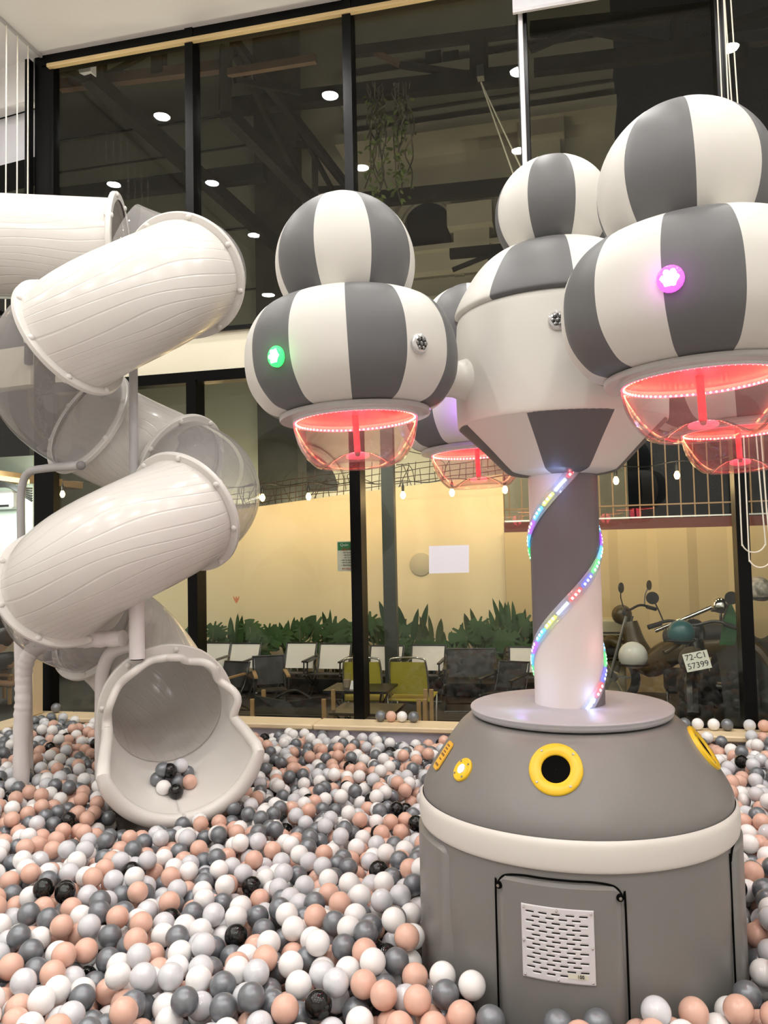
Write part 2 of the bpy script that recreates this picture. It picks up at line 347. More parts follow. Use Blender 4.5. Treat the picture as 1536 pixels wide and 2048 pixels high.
for (u, v) in ((.04, .96), (.5, .965), (.96, .96), (.03, .5), (.97, .5), (.04, .04), (.5, .035), (.96, .04)):
    th = th0+(th1-th0)*u; n_ = np.array([math.cos(th), math.sin(th), 0]); B().lathe([(.0001, .004), (.0028, .003), (.004, .0)], gp(u, v), 12, ax=n_, cap=False).build('screw', 'chrome', dpad)
V = [gp(u, v, .0012) for v in (.075, .145) for u in (.63, .76, .9)]
mk('sticker', V, [(0, 1, 4, 3), (1, 2, 5, 4)], mat('sticker_yellow', (.72, .70, .58), .6), dpad)
th = th0+(th1-th0)*.78; text('sticker_text', '100', .011, frame(gp(.80, .11, .0028), (-math.sin(th), math.cos(th), 0), (math.cos(th), math.sin(th), 0)), 'holeb', dpad)
# things set in the sloping shoulder
def shoulder(px, py):
    """point and normal on the cone r=.434-.. seen at a pixel"""
    r = ray(px, py); best = None
    for t in np.linspace(1.4, 3.2, 3600):
        p = CAM+r*t; rr = math.hypot(p[0]-AX, p[1]-AY); z = p[2]; R = .424-(z-.905)*(.424-.322)/(1.05-.905) if z < 1.07 else .29
        if rr < R: break
    th = math.atan2(p[1]-AY, p[0]-AX); sl = (.424-.322)/(1.05-.905); n_ = np.array([math.cos(th), math.sin(th), sl]); n_ /= np.linalg.norm(n_); return p, n_, th
def port(px, py, ro, ri, name='ball_port', glow=False):
    p, n_, th = shoulder(px, py); p = p+n_*.004
    o = B().lathe([(ri, -.02), (ri, .003), (ri+.002, .006), (ro-.003, .006), (ro, .003), (ro, -.012)], p, 48, ax=n_, cap=False).build(name, 'yellow', K)
    if not glow: B().lathe([(ri+.001, .001), (ri-.004, .0005), (.0005, .0)], p, 32, ax=n_, cap=False).build('port_throat', 'holeb', o)
    else: B().lathe([(ri+.001, .008), (ri*.6, .011), (.0005, .012)], p, 32, ax=n_, cap=False).build('push_button', mat('button_glow', (1, 1, 1), .4, emit=(1, .95, .8), es=2.2), o)
    a = np.cross(n_, (0, 0, 1)); a /= np.linalg.norm(a); c = np.cross(n_, a)
    for q in (.7, 2.3, 3.9, 5.4):
        m_ = p+n_*.006+(a*math.cos(q)+c*math.sin(q))*(ri+ro)/2*1.12; B().lathe([(.0001, .002), (.003, .0015), (.0035, -.001)], m_, 10, ax=n_, cap=False).build('screw', 'screw', o)
    return o
port(1112, 1540, .067, .036); port(928, 1541, .033, .012, 'button_plate', True); port(1405, 1497, .067, .036)
p, n_, th = shoulder(890, 1513); a = np.array([-math.sin(th), math.cos(th), 0]); c = np.cross(n_, a); p = p+n_*.004
b = B(); V = [p+a*x+c*y+n_*z for z in (0, .004) for (x, y) in ((-.026, -.036), (-.018, -.044), (.018, -.044), (.026, -.036), (.026, .036), (.018, .044), (-.018, .044), (-.026, .036))]
b.add(V, [tuple(range(8))[::-1], tuple(range(8, 16))]+[(i, (i+1) % 8, 8+(i+1) % 8, 8+i) for i in range(8)]); pl = b.build('warning_plate', mat('orange_label', (.85, .50, .05), .45), K, False)
for k, (w, y) in enumerate(((.030, .032), (.026, .022), (.024, .012), (.034, .002), (.022, -.012), (.034, -.030))):
    B().bar(p+a*(-w/2)+c*y+n_*.0045, p+a*(w/2)+c*y+n_*.0045, .0045 if k not in (3, 5) else .0065, .001, up=n_).build('printed_line', mat('print_brown', (.25, .13, .03), .6), pl, False)
# column with two-colour barber stripe and two LED strips
PZ_ = .69; z_a, z_b = 1.10, 1.80; rc = .1005
def lead(th, z): return None
NT, NZc = 96, 120; V = []; F = []; I = []
thS = toC     # reference
def phase(z): return 2*math.pi*z/PZ_
# strip 2 crosses the column front at pixel (1135,1205)
zf = PD(1135, 1208, 2.30)[2]; ph0 = toC - phase(zf)
def th_strip(z, k): return ph0+phase(z)+k*math.pi     # anticlockwise when rising = to the right seen from the camera
for i in range(NZc+1):
    z = z_a+(z_b-z_a)*i/NZc
    for j in range(NT): th = th_strip(z, 0)+2*math.pi*j/NT; V.append((AX+rc*math.cos(th), AY+rc*math.sin(th), z))
for i in range(NZc):
    for j in range(NT): F.append((i*NT+j, i*NT+(j+1) % NT, (i+1)*NT+(j+1) % NT, (i+1)*NT+j)); I.append(0 if j < NT//2 else 1)
colo = mk('column', V, F, ['pink_white', 'colg'], K, I)
cols = {'red': (1, .03, .03), 'white': (.55, .7, 1), 'yellow': (.75, .9, .1), 'cyan': (.05, .65, 1), 'purple': (.45, .08, 1), 'blue': (.05, .10, 1), 'green': (.05, .9, .2)}
for k_, v in cols.items(): M['led_'+k_] = mat('led_'+k_, v, .5, emit=tuple(.25+.75*x for x in v), es=22); M['glow_'+k_] = mat('sleeve_'+k_, v, .4, emit=v, es=1.3)
seq = ['cyan', 'yellow', 'white', 'red', 'blue', 'green', 'cyan', 'purple']
M['sleeve'] = clear('strip_sleeve', (.9, .9, .92), .10, .30, (.8, .82, .9))
for k in (0, 1):
    n = 150; Vs = []; Fs = []
    for i in range(n+1):
        z = z_a+(z_b-z_a)*i/n; th = th_strip(z, k); rad = np.array([math.cos(th), math.sin(th), 0]); tg = np.array([-math.sin(th)*rc*2*math.pi/PZ_, math.cos(th)*rc*2*math.pi/PZ_, 1]); tg /= np.linalg.norm(tg)
        w = np.cross(rad, tg); c = np.array([AX, AY, z])+rad*(rc+.004)
        for q in np.linspace(0, 2*math.pi, 8, endpoint=False): Vs.append(c+w*.0165*math.cos(q)+rad*.0045*math.sin(q))
    for i in range(n):
        for j in range(8): Fs.append((i*8+j, i*8+(j+1) % 8, (i+1)*8+(j+1) % 8, (i+1)*8+j))
    st = mk('light_strip', Vs, Fs, 'sleeve', K); nseg = 18
    for s_ in range(nseg):
        ph = s_/nseg*2; colr = seq[(s_+(3 if k == 0 else 2)) % 8]; bb = B(); bg = B()
        for q in range(3):
            z = z_a+(z_b-z_a)*((s_+.22+q*.26)/nseg); th = th_strip(z, k); rad = np.array([math.cos(th), math.sin(th), 0]); c = np.array([AX, AY, z])+rad*(rc+.006)
            tg = np.array([-math.sin(th)*rc*2*math.pi/PZ_, math.cos(th)*rc*2*math.pi/PZ_, 1]); tg /= np.linalg.norm(tg)
            bb.bar(c-tg*.003, c+tg*.003, .006, .005, up=rad)
        za_ = z_a+(z_b-z_a)*((s_+.05)/nseg); zb_ = z_a+(z_b-z_a)*((s_+.92)/nseg); pts = []
        for z in np.linspace(za_, zb_, 7): th = th_strip(z, k); pts.append((AX+(rc+.003)*math.cos(th), AY+(rc+.003)*math.sin(th), z))
        bb.build('led_chip', 'led_'+colr, st); bg.tube(pts, .0055, 8);  bg.build('led_tape', 'glow_'+colr, st)
for (px, py, cl, en) in ((1192, 1392, (.35, .5, 1), .05), (1040, 1396, (.45, .2, 1), .07), (1030, 1380, (.1, 1, .4), .05), (1110, 962, (.3, .4, 1), .10), (1225, 1300, (1, .3, .3), .04)):
    la = D.lights.new('strip_glow', 'POINT'); la.energy = en; la.color = cl; la.shadow_soft_size = .02
    q_ = PD(px, py, 2.27); lo = D.objects.new('strip_glow', la); COL.objects.link(lo); lo.location = q_-ORG[K.name]; lo.parent = K
# hub: tapered underside, drum, dome, ball
hp = (toC+math.radians(15))
b = B().lathe(arcp([(.10, 1.775), (.15, 1.783), (.172, 1.797), (.235, 1.86), (.296, 1.918), (.302, 1.925)], 5), KC, 96, stripe=(8, toC-math.radians(17)-math.radians(0)+math.radians(0)), groove=.006); b.build('hub_underside', ['vg', 'vw'], K)
b = B().lathe(arcp([(.300, 1.922), (.306, 1.94), (.308, 2.05), (.303, 2.20), (.297, 2.245), (.27, 2.262)], 6), KC, 96); hub = b.build('hub_drum', 'vw', K)
b = B().lathe(arcp([(.27, 2.245), (.303, 2.252), (.306, 2.268), (.285, 2.315), (.24, 2.385), (.19, 2.43), (.13, 2.452), (.05, 2.455)], 6), KC, 96, stripe=(8, toC-math.radians(36)), groove=.008); b.build('hub_dome', ['vg', 'vw'], K)
b = B().lathe([(.176*math.sin(t)+(0), 2.566-.176*math.cos(t)*(.98)) for t in np.linspace(.6, 2.62, 26)]+[(.05, 2.725), (.001, 2.727)], KC, 96, stripe=(8, toC-math.radians(24)), groove=.010, cap=False); b.build('hub_ball', ['vg', 'vw'], K)
def jewel(par, c, n_, colr=None, r=.0235):
    """round faceted indicator lamp; lit when a colour is given"""
    a = np.cross(n_, (0, 0, 1)); a /= np.linalg.norm(a)
    m_ = 'jewel_'+(colr or 'off')
    if m_ not in M:
        e = {'green': (.03, 1, .12), 'magenta': (.9, .08, .9)}.get(colr)
        M[m_] = mat(m_, e or (.75, .75, .75), .15, emit=e, es=2.2, coat=.5) if e else mat(m_, (.66, .66, .66), .1, .55, coat=.6)
        M[m_+'_core'] = mat(m_+'_core', (1, 1, 1), .3, emit=tuple(min(1, x+.75) for x in e), es=7) if e else mat(m_+'_core', (.3, .3, .3), .2, .8)
    o = B().lathe([(r*1.12, -.006), (r*1.12, .004), (r, .008), (r*.9, .009), (r*.7, .011)], c, 20, ax=n_, cap=False).build('indicator_lamp', m_, par)
    bb = B()
    for q in range(7):
        t = q*2*math.pi/6; rr = 0 if q == 6 else r*.55; bb.ball(c+n_*.008+(a*math.cos(t)+np.cross(n_, a)*math.sin(t))*rr, r*.27, n=8)
    bb.build('lamp_dome', m_+'_core', par); 
    B().lathe([(r*.72, .004), (.0005, .004)], c, 20, ax=n_, cap=False).build('lamp_face', m_+('' if not colr else ''), par)
# flowers
def flower(i, lean, ph_c, ph_b, lamps, label):
    a_ = .523+i*math.pi/2; c = KC+np.array([.632*math.cos(a_), .632*math.sin(a_), 0]); tc_ = math.atan2(-c[1], -c[0]); ax = np.array([lean[0], lean[1], 1.])
    cc = c+np.array([0, 0, 1.93]); 
    def L(prof): return [(r, z-1.93) for r, z in prof]
    cu = B().lathe(L(arcp([(.175, 1.944), (.205, 1.946), (.245, 1.965), (.282, 2.02), (.293, 2.085), (.284, 2.155), (.25, 2.215), (.205, 2.243), (.15, 2.255), (.06, 2.258)], 5)), cc, 120, ax=ax, stripe=(12, tc_+ph_c), groove=.006).build('flower_cushion', ['vg', 'vw'], K)
    if label: cu['label'] = label
    B().lathe(L([(.194*math.sin(t), 2.362-.194*math.cos(t)) for t in np.linspace(.7, 2.78, 28)]+[(.05, 2.5535), (.001, 2.554)]), cc, 120, ax=ax, stripe=(8, tc_+ph_b), groove=.009, cap=False).build('flower_ball', ['vg', 'vw'], cu)
    B().lathe(L([(.150, 1.943), (.206, 1.943), (.208, 1.940), (.208, 1.932), (.206, 1.929), (.172, 1.929)]), cc, 96, ax=ax, cap=False).build('bowl_flange', 'bowlrim', cu)
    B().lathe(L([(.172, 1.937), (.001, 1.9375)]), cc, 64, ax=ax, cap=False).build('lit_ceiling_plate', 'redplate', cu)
    pr = arcp([(.172, 1.930), (.171, 1.905), (.160, 1.862), (.140, 1.826), (.118, 1.803), (.106, 1.798)], 5)
    B().lathe(L(pr+[(.103, 1.7965), (.098, 1.800)]+[(r-.003, z+.002) for r, z in pr[::-1][2:]]), cc, 96, ax=ax, cap=False).build('clear_bowl', 'bowl', cu)
    B().lathe(L([(.098, 1.8), (.09, 1.806), (.055, 1.826), (.02, 1.836), (.001, 1.837)]), cc, 64, ax=ax, cap=False).build('bowl_cone', 'bowl', cu)
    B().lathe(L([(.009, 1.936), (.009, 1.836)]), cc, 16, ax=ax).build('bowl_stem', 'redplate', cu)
    bb = B(); b2 = B(); axn = ax/np.linalg.norm(ax); e1 = np.cross((0, 1, 0), axn); e1 /= np.linalg.norm(e1); e2 = np.cross(axn, e1)
    pts = [cc-axn*.006+.1685*(e1*math.cos(t)+e2*math.sin(t)) for t in np.linspace(0, 2*math.pi, 96, endpoint=False)]
    b2.tube(pts, .0028, 6, close=True); b2.build('led_ring', 'ledr', cu)
    for t in np.linspace(0, 2*math.pi, 78, endpoint=False): bb.ball(cc-axn*.006+.1650*(e1*math.cos(t)+e2*math.sin(t)), .0024, n=6)
    bb.build('led_chips', 'ledy', cu)
    B().lathe(L([(.1722, 1.9375), (.1722, 1.922), (.1712, 1.922), (.1712, 1.9375)]), cc, 72, ax=ax, cap=False).build('strip_backing', 'lampring', cu)
    la = D.lights.new('bowl_glow', 'POINT'); la.energy = .95; la.color = (1, .07, .12); la.shadow_soft_size = .05
    lo = D.objects.new('bowl_glow', la); COL.objects.link(lo); lo.location = (cc-axn*.05)-ORG[cu.name]; lo.parent = cu
    for (px, py, colr) in lamps:
        # hit of the pixel ray with the cushion
        r_ = ray(px, py)
        for t in np.linspace(1.2, 3.4, 4400):
            p = CAM+r_*t; q = p-cc; h = q@axn; rr = np.linalg.norm(q-axn*h); zz = h-.155
            if abs(zz) < .15 and rr < .293*(1-abs(zz/.16)**2.6)**.45: break
        n_ = (q-axn*h)/rr+axn*zz*1.5; n_ /= np.linalg.norm(n_); jewel(cu, p+n_*.0, n_, colr)
        if colr:
            la = D.lights.new('lamp_glow', 'POINT'); la.energy = .10; la.color = {'green': (.1, 1, .2), 'magenta': (.9, .15, 1)}[colr]; la.shadow_soft_size = .015
            lo = D.objects.new('lamp_glow', la); COL.objects.link(lo); lo.location = (p+n_*.035)-ORG[cu.name]; lo.parent = cu
    # arm to the hub
    d_ = KC-c; d_ /= np.linalg.norm(d_); s0 = c+d_*.24+np.array([0, 0, 2.05]); s1 = KC-d_*.285+np.array([0, 0, 2.05])
    B().tube([s0, (s0+s1)/2, s1-d_*.02, s1], [.050, .050, .062, .070], 24).build('arm', 'vw', K)
ld = np.array([-math.cos(YAW), -math.sin(YAW)])*.045     # heads lean a little to the left
flower(2, ld, math.radians(-1.7), -math.radians(24)-math.pi/4, [(553, 713, 'green'), (838, 688, None)], None)
flower(3, ld*.8, math.radians(-11), math.radians(7)-math.pi/4, [(1341, 558, 'magenta')], None)
flower(1, ld*.8, math.radians(0), math.radians(0)-math.pi/4, [], None)
flower(0, ld*.8, math.radians(0), math.radians(0)-math.pi/4, [], None)
# unseen violet lamp, added to tint the far-left head
c = KC+np.array([.632*math.cos(.523+math.pi/2), .632*math.sin(.523+math.pi/2), 0])
# the clear lamp on the hub drum, and the added violet one on the far left head
def hub_jewel(px, py):
    r_ = ray(px, py); a = r_[0]**2+r_[1]**2; bb = -(r_[0]*AX+r_[1]*AY); cq = AX**2+AY**2-.306**2; t = (-bb-math.sqrt(bb*bb-a*cq))/a
    p = CAM+r_*t; n_ = np.array([p[0]-AX, p[1]-AY, 0]); n_ /= np.linalg.norm(n_); jewel(hub, p, n_, None)
hub_jewel(1116, 641)
M['jewel_violet'] = mat('jewel_violet', (.5, .1, 1), .2, emit=(.4, .08, 1), es=9)
q_ = math.radians(287); n_ = np.array([math.cos(q_), math.sin(q_), 0]); n_ /= np.linalg.norm(n_); p = c+np.array([0, 0, 2.05])+n_*.287
B().lathe([(.024, -.004), (.022, .006), (.001, .010)], p, 20, ax=n_, cap=False).build('indicator_lamp', 'jewel_violet', K)  # not seen; added as a source for the violet tint
la = D.lights.new('lamp_glow', 'POINT'); la.energy = .5; la.color = (.42, .12, 1); la.shadow_soft_size = .02
lo = D.objects.new('lamp_glow', la); COL.objects.link(lo); lo.location = (p+np.array([-.07, -.10, -.02]))-ORG[K.name]; lo.parent = K

# ============================================================ SPIRAL TUBE SLIDE
hz = PD(268, 1000, 4.11); HX, HY = hz[0], hz[1]
nv = np.array([-HX, -HY]); nv /= np.linalg.norm(nv); rv = np.array([-nv[1], nv[0]])      # to the camera, to the camera's right
RH, RTB, PIT = .355, .275, 1.075
zT3 = PD(262, 1078, 3.755)[2]
SL = thing('spiral_tube_slide', 'white wood-grain spiral tube slide with clear elbows, its open mouth in the balls', 'slide', (HX, HY, 0))
def hel(ph):
    """ph in degrees: 0 = front, + = right; descending with falling ph"""
    p = math.radians(ph); z = zT3+PIT*ph/360+.06*math.exp(-((ph-428)/48)**2); sh = -.050*(z-zT3)/1.1
    o = np.array([HX, HY])+nv*RH*math.cos(p)+rv*(RH*math.sin(p)+sh); return np.array([o[0], o[1], z])
def sweep(pts, rad, name, m, parent, n=56, cap=False):
    V = []; F = []; UV = []; k = len(pts); prev = None; rings = []; s = 0
    for i in range(k):
        t = pts[min(i+1, k-1)]-pts[max(i-1, 0)]; t = t/np.linalg.norm(t); up = np.array([0, 0, 1.]); a = np.cross(t, up); a /= np.linalg.norm(a); b_ = np.cross(a, t)
        if i: s += np.linalg.norm(pts[i]-pts[i-1])
        r = rad[i] if hasattr(rad, '__len__') else rad; rings.append((pts[i], a, b_, t, r))
        for j in range(n+1):
            q = 2*math.pi*j/n-math.pi/2; V.append(pts[i]+r*(a*math.cos(q)+b_*math.sin(q))); UV.append((s, j/n*1.7))
    for i in range(k-1):
        for j in range(n): F.append((i*(n+1)+j, i*(n+1)+j+1, (i+1)*(n+1)+j+1, (i+1)*(n+1)+j))
    o = mk(name, V, F, m, parent, None, True, UV); return o, rings
def flange(ring, parent, bolts=8, m='flange', r0=.0, sec=.030, ph=.3):
    c, a, b_, t, _ = ring; R = RTB
    o = B().lathe([(R-.008, -.014), (R+sec, -.014), (R+sec+.005, -.009), (R+sec+.005, .009), (R+sec, .014), (R-.008, .014)], c, 72, ax=t, cap=False).build('flange', m, parent)
    bb = []
    for q in range(bolts):
        u = ph+2*math.pi*q/bolts
        for s_ in (-1, 1):
            p = c+(a*math.cos(u)+b_*math.sin(u))*(R+sec*.55)+t*s_*.012
            bo = B().lathe([(.015, 0), (.014, .006), (.009, .011), (.001, .013)], p, 14, ax=t*s_, cap=False).build('bolt_cap', 'plain', o)
    return o
def section(a0, a1, clearsec, fl_end=True):
    n = max(6, int(abs(a1-a0)/3.5)); pts = [hel(x) for x in np.linspace(a0, a1, n)]
    u = np.linspace(0, 1, n); bul = RTB+(.012 if clearsec else 0)*np.sin(u*math.pi)
    o, rings = sweep(pts, bul, 'clear_elbow' if clearsec else 'tube_section', 'elbow' if clearsec else 'plast', SL)
    if fl_end: flange(rings[-1], o)
    return o, rings
back = hel(540); dirT0 = -rv*.985+nv*(-.17); dirT0 = np.array([dirT0[0], dirT0[1], .012]); dirT0 /= np.linalg.norm(dirT0)
pts = [back+dirT0*s+np.array([0, 0, .0]) for s in np.linspace(2.6, 0, 30)]
o, rings = sweep(pts, RTB, 'tube_section', 'plast', SL); flange(rings[-1], o)
section(540, 420, True); section(420, 318, False); section(318, 215, True); section(215, 132, False); section(132, 42, True); section(42, -72, False); section(-72, -142, True)
# exit: from the last elbow to the mouth
e0 = hel(-142); tg0 = hel(-148)-hel(-142); tg0 /= np.linalg.norm(tg0)
m0 = PD(334, 1418, 3.95); dv = (PD(372, 1470, 3.42)-PD(338, 1428, 3.87)); dv /= np.linalg.norm(dv)
def bez(t, P): return (1-t)**3*P[0]+3*(1-t)**2*t*P[1]+3*(1-t)*t*t*P[2]+t**3*P[3]
pts = [bez(t, [e0, e0+tg0*.30, m0-dv*.34+np.array([0, 0, .05]), m0]) for t in np.linspace(0, 1, 22)]
o, rings = sweep(pts, RTB, 'tube_section', 'plast', SL)
flange(rings[-1], o, sec=.045, ph=.9)
# scoop
c, a, b_, t, _ = rings[-1]
na, nb = 120, 26; V = []; F = []
def Lout(u):       # u: 0 top, + towards the viewer's right, degrees -180..180
    au = abs(u)
    wav = .020*math.cos(math.radians(u*10))
    if u >= 0:
        base = .10+.10*min(1, u/85)**1.5; lo = .46
        s = min(1, max(0, (u-92)/9)); s = s*s*(3-2*s)
    else:
        base = .08+.02*min(1, au/100); lo = .46
        s = min(1, max(0, (au-100)/7)); s = s*s*(3-2*s)
    return base+wav*(1-s)*min(1, au/15)+(lo-base)*s
tt = t; aR = np.cross(tt, (0, 0, 1)); aR /= np.linalg.norm(aR); 
if (aR[:2]@rv) < 0: aR = -aR
bU = np.cross(aR, tt); bU = bU if bU[2] > 0 else -bU
rim = []
for i in range(na+1):
    u = -180+360*i/na; Lm = Lout(u); ur = math.radians(u); d_ = aR*math.sin(ur)+bU*math.cos(ur)
    for j in range(nb+1):
        v = j/nb; x = Lm*v; fl = .070*(x/.46)**1.2+(.013*math.cos(math.radians(u*10+20))*(v**2) if 10 < u < 96 else 0)
        r = RTB+fl; drop = 0
        V.append(c+tt*x+d_*r+np.array([0, 0, drop]))
    rim.append(V[-1])
for i in range(na):
    for j in range(nb): F.append((i*(nb+1)+j, (i+1)*(nb+1)+j, (i+1)*(nb+1)+j+1, i*(nb+1)+j+1))
sc = mk('exit_scoop', V, F, 'plain', SL); sm = sc.modifiers.new('s', 'SOLIDIFY'); sm.thickness = .012; sm.offset = 1
B().tube(rim[:-1], [.019+.016*min(1, max(0, (abs(-180+360*i/na)-80)/40)) for i in range(na)], 12, close=True).build('rolled_rim', 'plain', sc)
SC0, SC1 = c.copy(), c+tt*.46
# poles and brackets
axis_x = lambda py: 270+(py-900)*.012
def pole(pts, r, name, m, n=14): return B().tube(pts, r, n).build(name, m, SL)
ptop = PD(267, 735, 4.11); pbot = PD(276, 1300, 4.11)
pole([[HX, HY, zT3+PIT+.05], [HX, HY, PD(274, 1195, 4.11)[2]]], .022, 'centre_pole', 'steel')
zb = PD(274, 1210, 4.11)[2]; ze = PD(276, 1302, 4.11)[2]
fr_ = np.array([HX, HY, 0])+np.array([nv[0], nv[1], 0])*.30+np.array([rv[0], rv[1], 0])*.01
pole([[fr_[0], fr_[1], zb+.12], [fr_[0], fr_[1], ze]], .036, 'padded_pole', 'pad', 20)
B().lathe([(.001, -.004), (.03, -.003), (.03, .002)], (fr_[0], fr_[1], ze-.002), 18, cap=False).build('pole_end', 'holeb', SL)
# rear grey post with bent arm and end cap
q = smooth_path([PD(44, 1560, 4.30)*np.array([1, 1, 0])+np.array([0, 0, .1]), PD(48, 1300, 4.30), PD(42, 1050, 4.30), PD(44, 975, 4.30), PD(58, 945, 4.28), PD(90, 937, 4.2), PD(135, 933, 4.1)], 10)
pole(q, .021, 'post', 'steel', 16)
pole([PD(120, 934, 4.14), PD(160, 931, 4.03)], .023, 'arm_sleeve', 'steel', 16); B().ball(PD(162, 931, 4.02), .0225, n=14).build('end_cap', mat('end_cap_grey', (.22, .21, .21), .5), SL)
q = [PD(52, 1560, 4.30)*np.array([1, 1, 0])+np.array([0, 0, .1]), PD(48, 1400, 4.30), PD(44, 1232, 4.30)]
pole(q, .043, 'padded_post', 'pad', 20)
q = smooth_path([PD(43, 1560, 4.0)*np.array([1, 1, 0])+np.array([0, 0, .1]), PD(43, 1470, 4.0), PD(46, 1400, 4.0), PD(48, 1345, 4.0), PD(62, 1304, 3.97), PD(100, 1286, 3.93), PD(170, 1280, 3.88), PD(246, 1277, 3.82)], 10)
pole(q, [.038+.0025*math.sin(i*1.9) for i in range(len(q))], 'padded_arm', 'pad', 20)
q = smooth_path([PD(203, 1600, 4.0)*np.array([1, 1, 0])+np.array([0, 0, .1]), PD(203, 1480, 4.0), PD(203, 1400, 4.0), PD(205, 1345, 3.98), PD(219, 1310, 3.95), PD(240, 1297, 3.92), PD(268, 1290, 3.9)], 10)
pole(q, .032, 'padded_arm', 'pad', 20)

# ============================================================ BALLS
DB = .068; RB = DB/2
X0, X1, Y0, Y1 = XL+.07+RB, 2.3, 1.0, 4.962-RB
def surf(x, y):
    z = .44+.018*math.sin(2.1*x+.6)*math.cos(1.7*y+.3)+.012*math.sin(5.3*x-3.1*y)
    z += .045*max(0, min(1, (-2.6-x)/1.0))*max(0, min(1, (y-3.6)/.8)); z += .05*max(0, min(1, (x-.35)/.6))*max(0, min(1, (y-2.6)/1.0))
    z -= .03*max(0, min(1, (y-4.2)/.6))*(1 if -2.3 < x < .3 else 0)
    dk = math.hypot(x-AX, y-AY)-.447; z += .075*max(0, 1-dk/.42)*(1 if y > 2.05 else .75)
    z -= .02*max(0, min(1, (2.4-y)/.5))
    z -= .035*max(0, 1-math.hypot(x-SC1[0], y-SC1[1])/.75)
    return z
cell = {}; balls = []
def near(x, y):
    i, j = int(x//DB), int(y//DB)
    for a_ in (i-1, i, i+1):
        for b_ in (j-1, j, j+1):
            for k in cell.get((a_, b_), ()): yield k
def rest(x, y, base):
    z = base
    for k in near(x, y):
        d2 = DB*DB-(k[0]-x)**2-(k[1]-y)**2
        if d2 > 0:
            h = k[2]+math.sqrt(d2)
            if h > z: z = h
    return z
s0, s1 = SC0[:2], SC1[:2]; sd = (s1-s0); sl_ = np.linalg.norm(sd); sd = sd/sl_
POLES = [PD(43, 1560, 4.0)[:2], PD(52, 1560, 4.30)[:2], PD(203, 1600, 4.0)[:2]]
def blocked(x, y):
    if (x-AX)**2+(y-AY)**2 < (.447+RB)**2: return True
    dx, dy = x-s0[0], y-s0[1]; u = dx*sd[0]+dy*sd[1]; w = abs(dx*sd[1]-dy*sd[0])
    if -.30 < u < sl_+.045:
        # half width of the scoop's underside at ball height
        if w < (.27 if u < sl_-.12 else .27-(u-(sl_-.12))*.55): return True
    for p in POLES:
        if (x-p[0])**2+(y-p[1])**2 < (.044+RB)**2: return True
    return False
N_tot = int((X1-X0)*(Y1-Y0)/(DB*DB)*.98*3.0); tries = 0
R_ = random.Random(5); made = 0
while made < N_tot and tries < N_tot*3:
    tries += 1
    x = R_.uniform(X0, X1); y = R_.uniform(Y0, Y1)
    # skip what no view near the photograph's could see
    cx = x*R0[0]+y*R0[1]; cy = -x*R0[1]+y*R0[0]
    if abs(cx) > .62*cy+.45: made += 1; continue
    if blocked(x, y): continue
    base = surf(x, y)-.15
    z = rest(x, y, base); st = DB*.5
    for it in range(16):
        an_ = R_.uniform(0, 6.283); nx = x+st*math.cos(an_); ny = y+st*math.sin(an_)
        if X0 < nx < X1 and Y0 < ny < Y1 and not blocked(nx, ny):
            nz = rest(nx, ny, surf(nx, ny)-.15)
            if nz < z: x, y, z = nx, ny, nz; continue
        st *= .82
    made += 1
    if z > surf(x, y)+.035: continue
    balls.append((x, y, z)); cell.setdefault((int(x//DB), int(y//DB)), []).append((x, y, z))
print('balls', len(balls))
balls = [b_ for b_ in balls if b_[2] > surf(b_[0], b_[1])-.115]
NM = ['bw', 'bt', 'bp', 'bg', 'bk']; WT = [.26, .17, .27, .265, .035]
def ico(sub):
    import bmesh
    bm = bmesh.new(); bmesh.ops.create_icosphere(bm, subdivisions=sub, radius=RB); bm.verts.ensure_lookup_table()
    V = np.array([v.co[:] for v in bm.verts]); F = np.array([[v.index for v in f.verts] for f in bm.faces]); bm.free(); return V, F
def pick(): return R_.choices(range(5), WT)[0]
CN = ['white', 'pearly translucent', 'dusty pink', 'metallic grey', 'black']; shared = {}
Vi, Fi = ico(4)
for k, m_ in enumerate(NM):
    me = D.meshes.new('ball_'+CN[k].replace(' ', '_')); me.from_pydata([tuple(v) for v in Vi], [], [tuple(map(int, f)) for f in Fi]); me.materials.append(M[m_])
    me.polygons.foreach_set('use_smooth', np.ones(len(me.polygons), bool)); shared[k] = me
def put_ball(p, k, label, group):
    o = D.objects.new('ball', shared[k]); COL.objects.link(o); o.location = p; o.rotation_euler = (R_.uniform(0, 3), R_.uniform(0, 3), 0)
    tag(o, label, 'ball', group); return o
def px_of(p):
    v = np.array(p)-CAM; d = v@FW; return 768+FPX*(v@RT)/d, 1024-FPX*(v@UP)/d, d
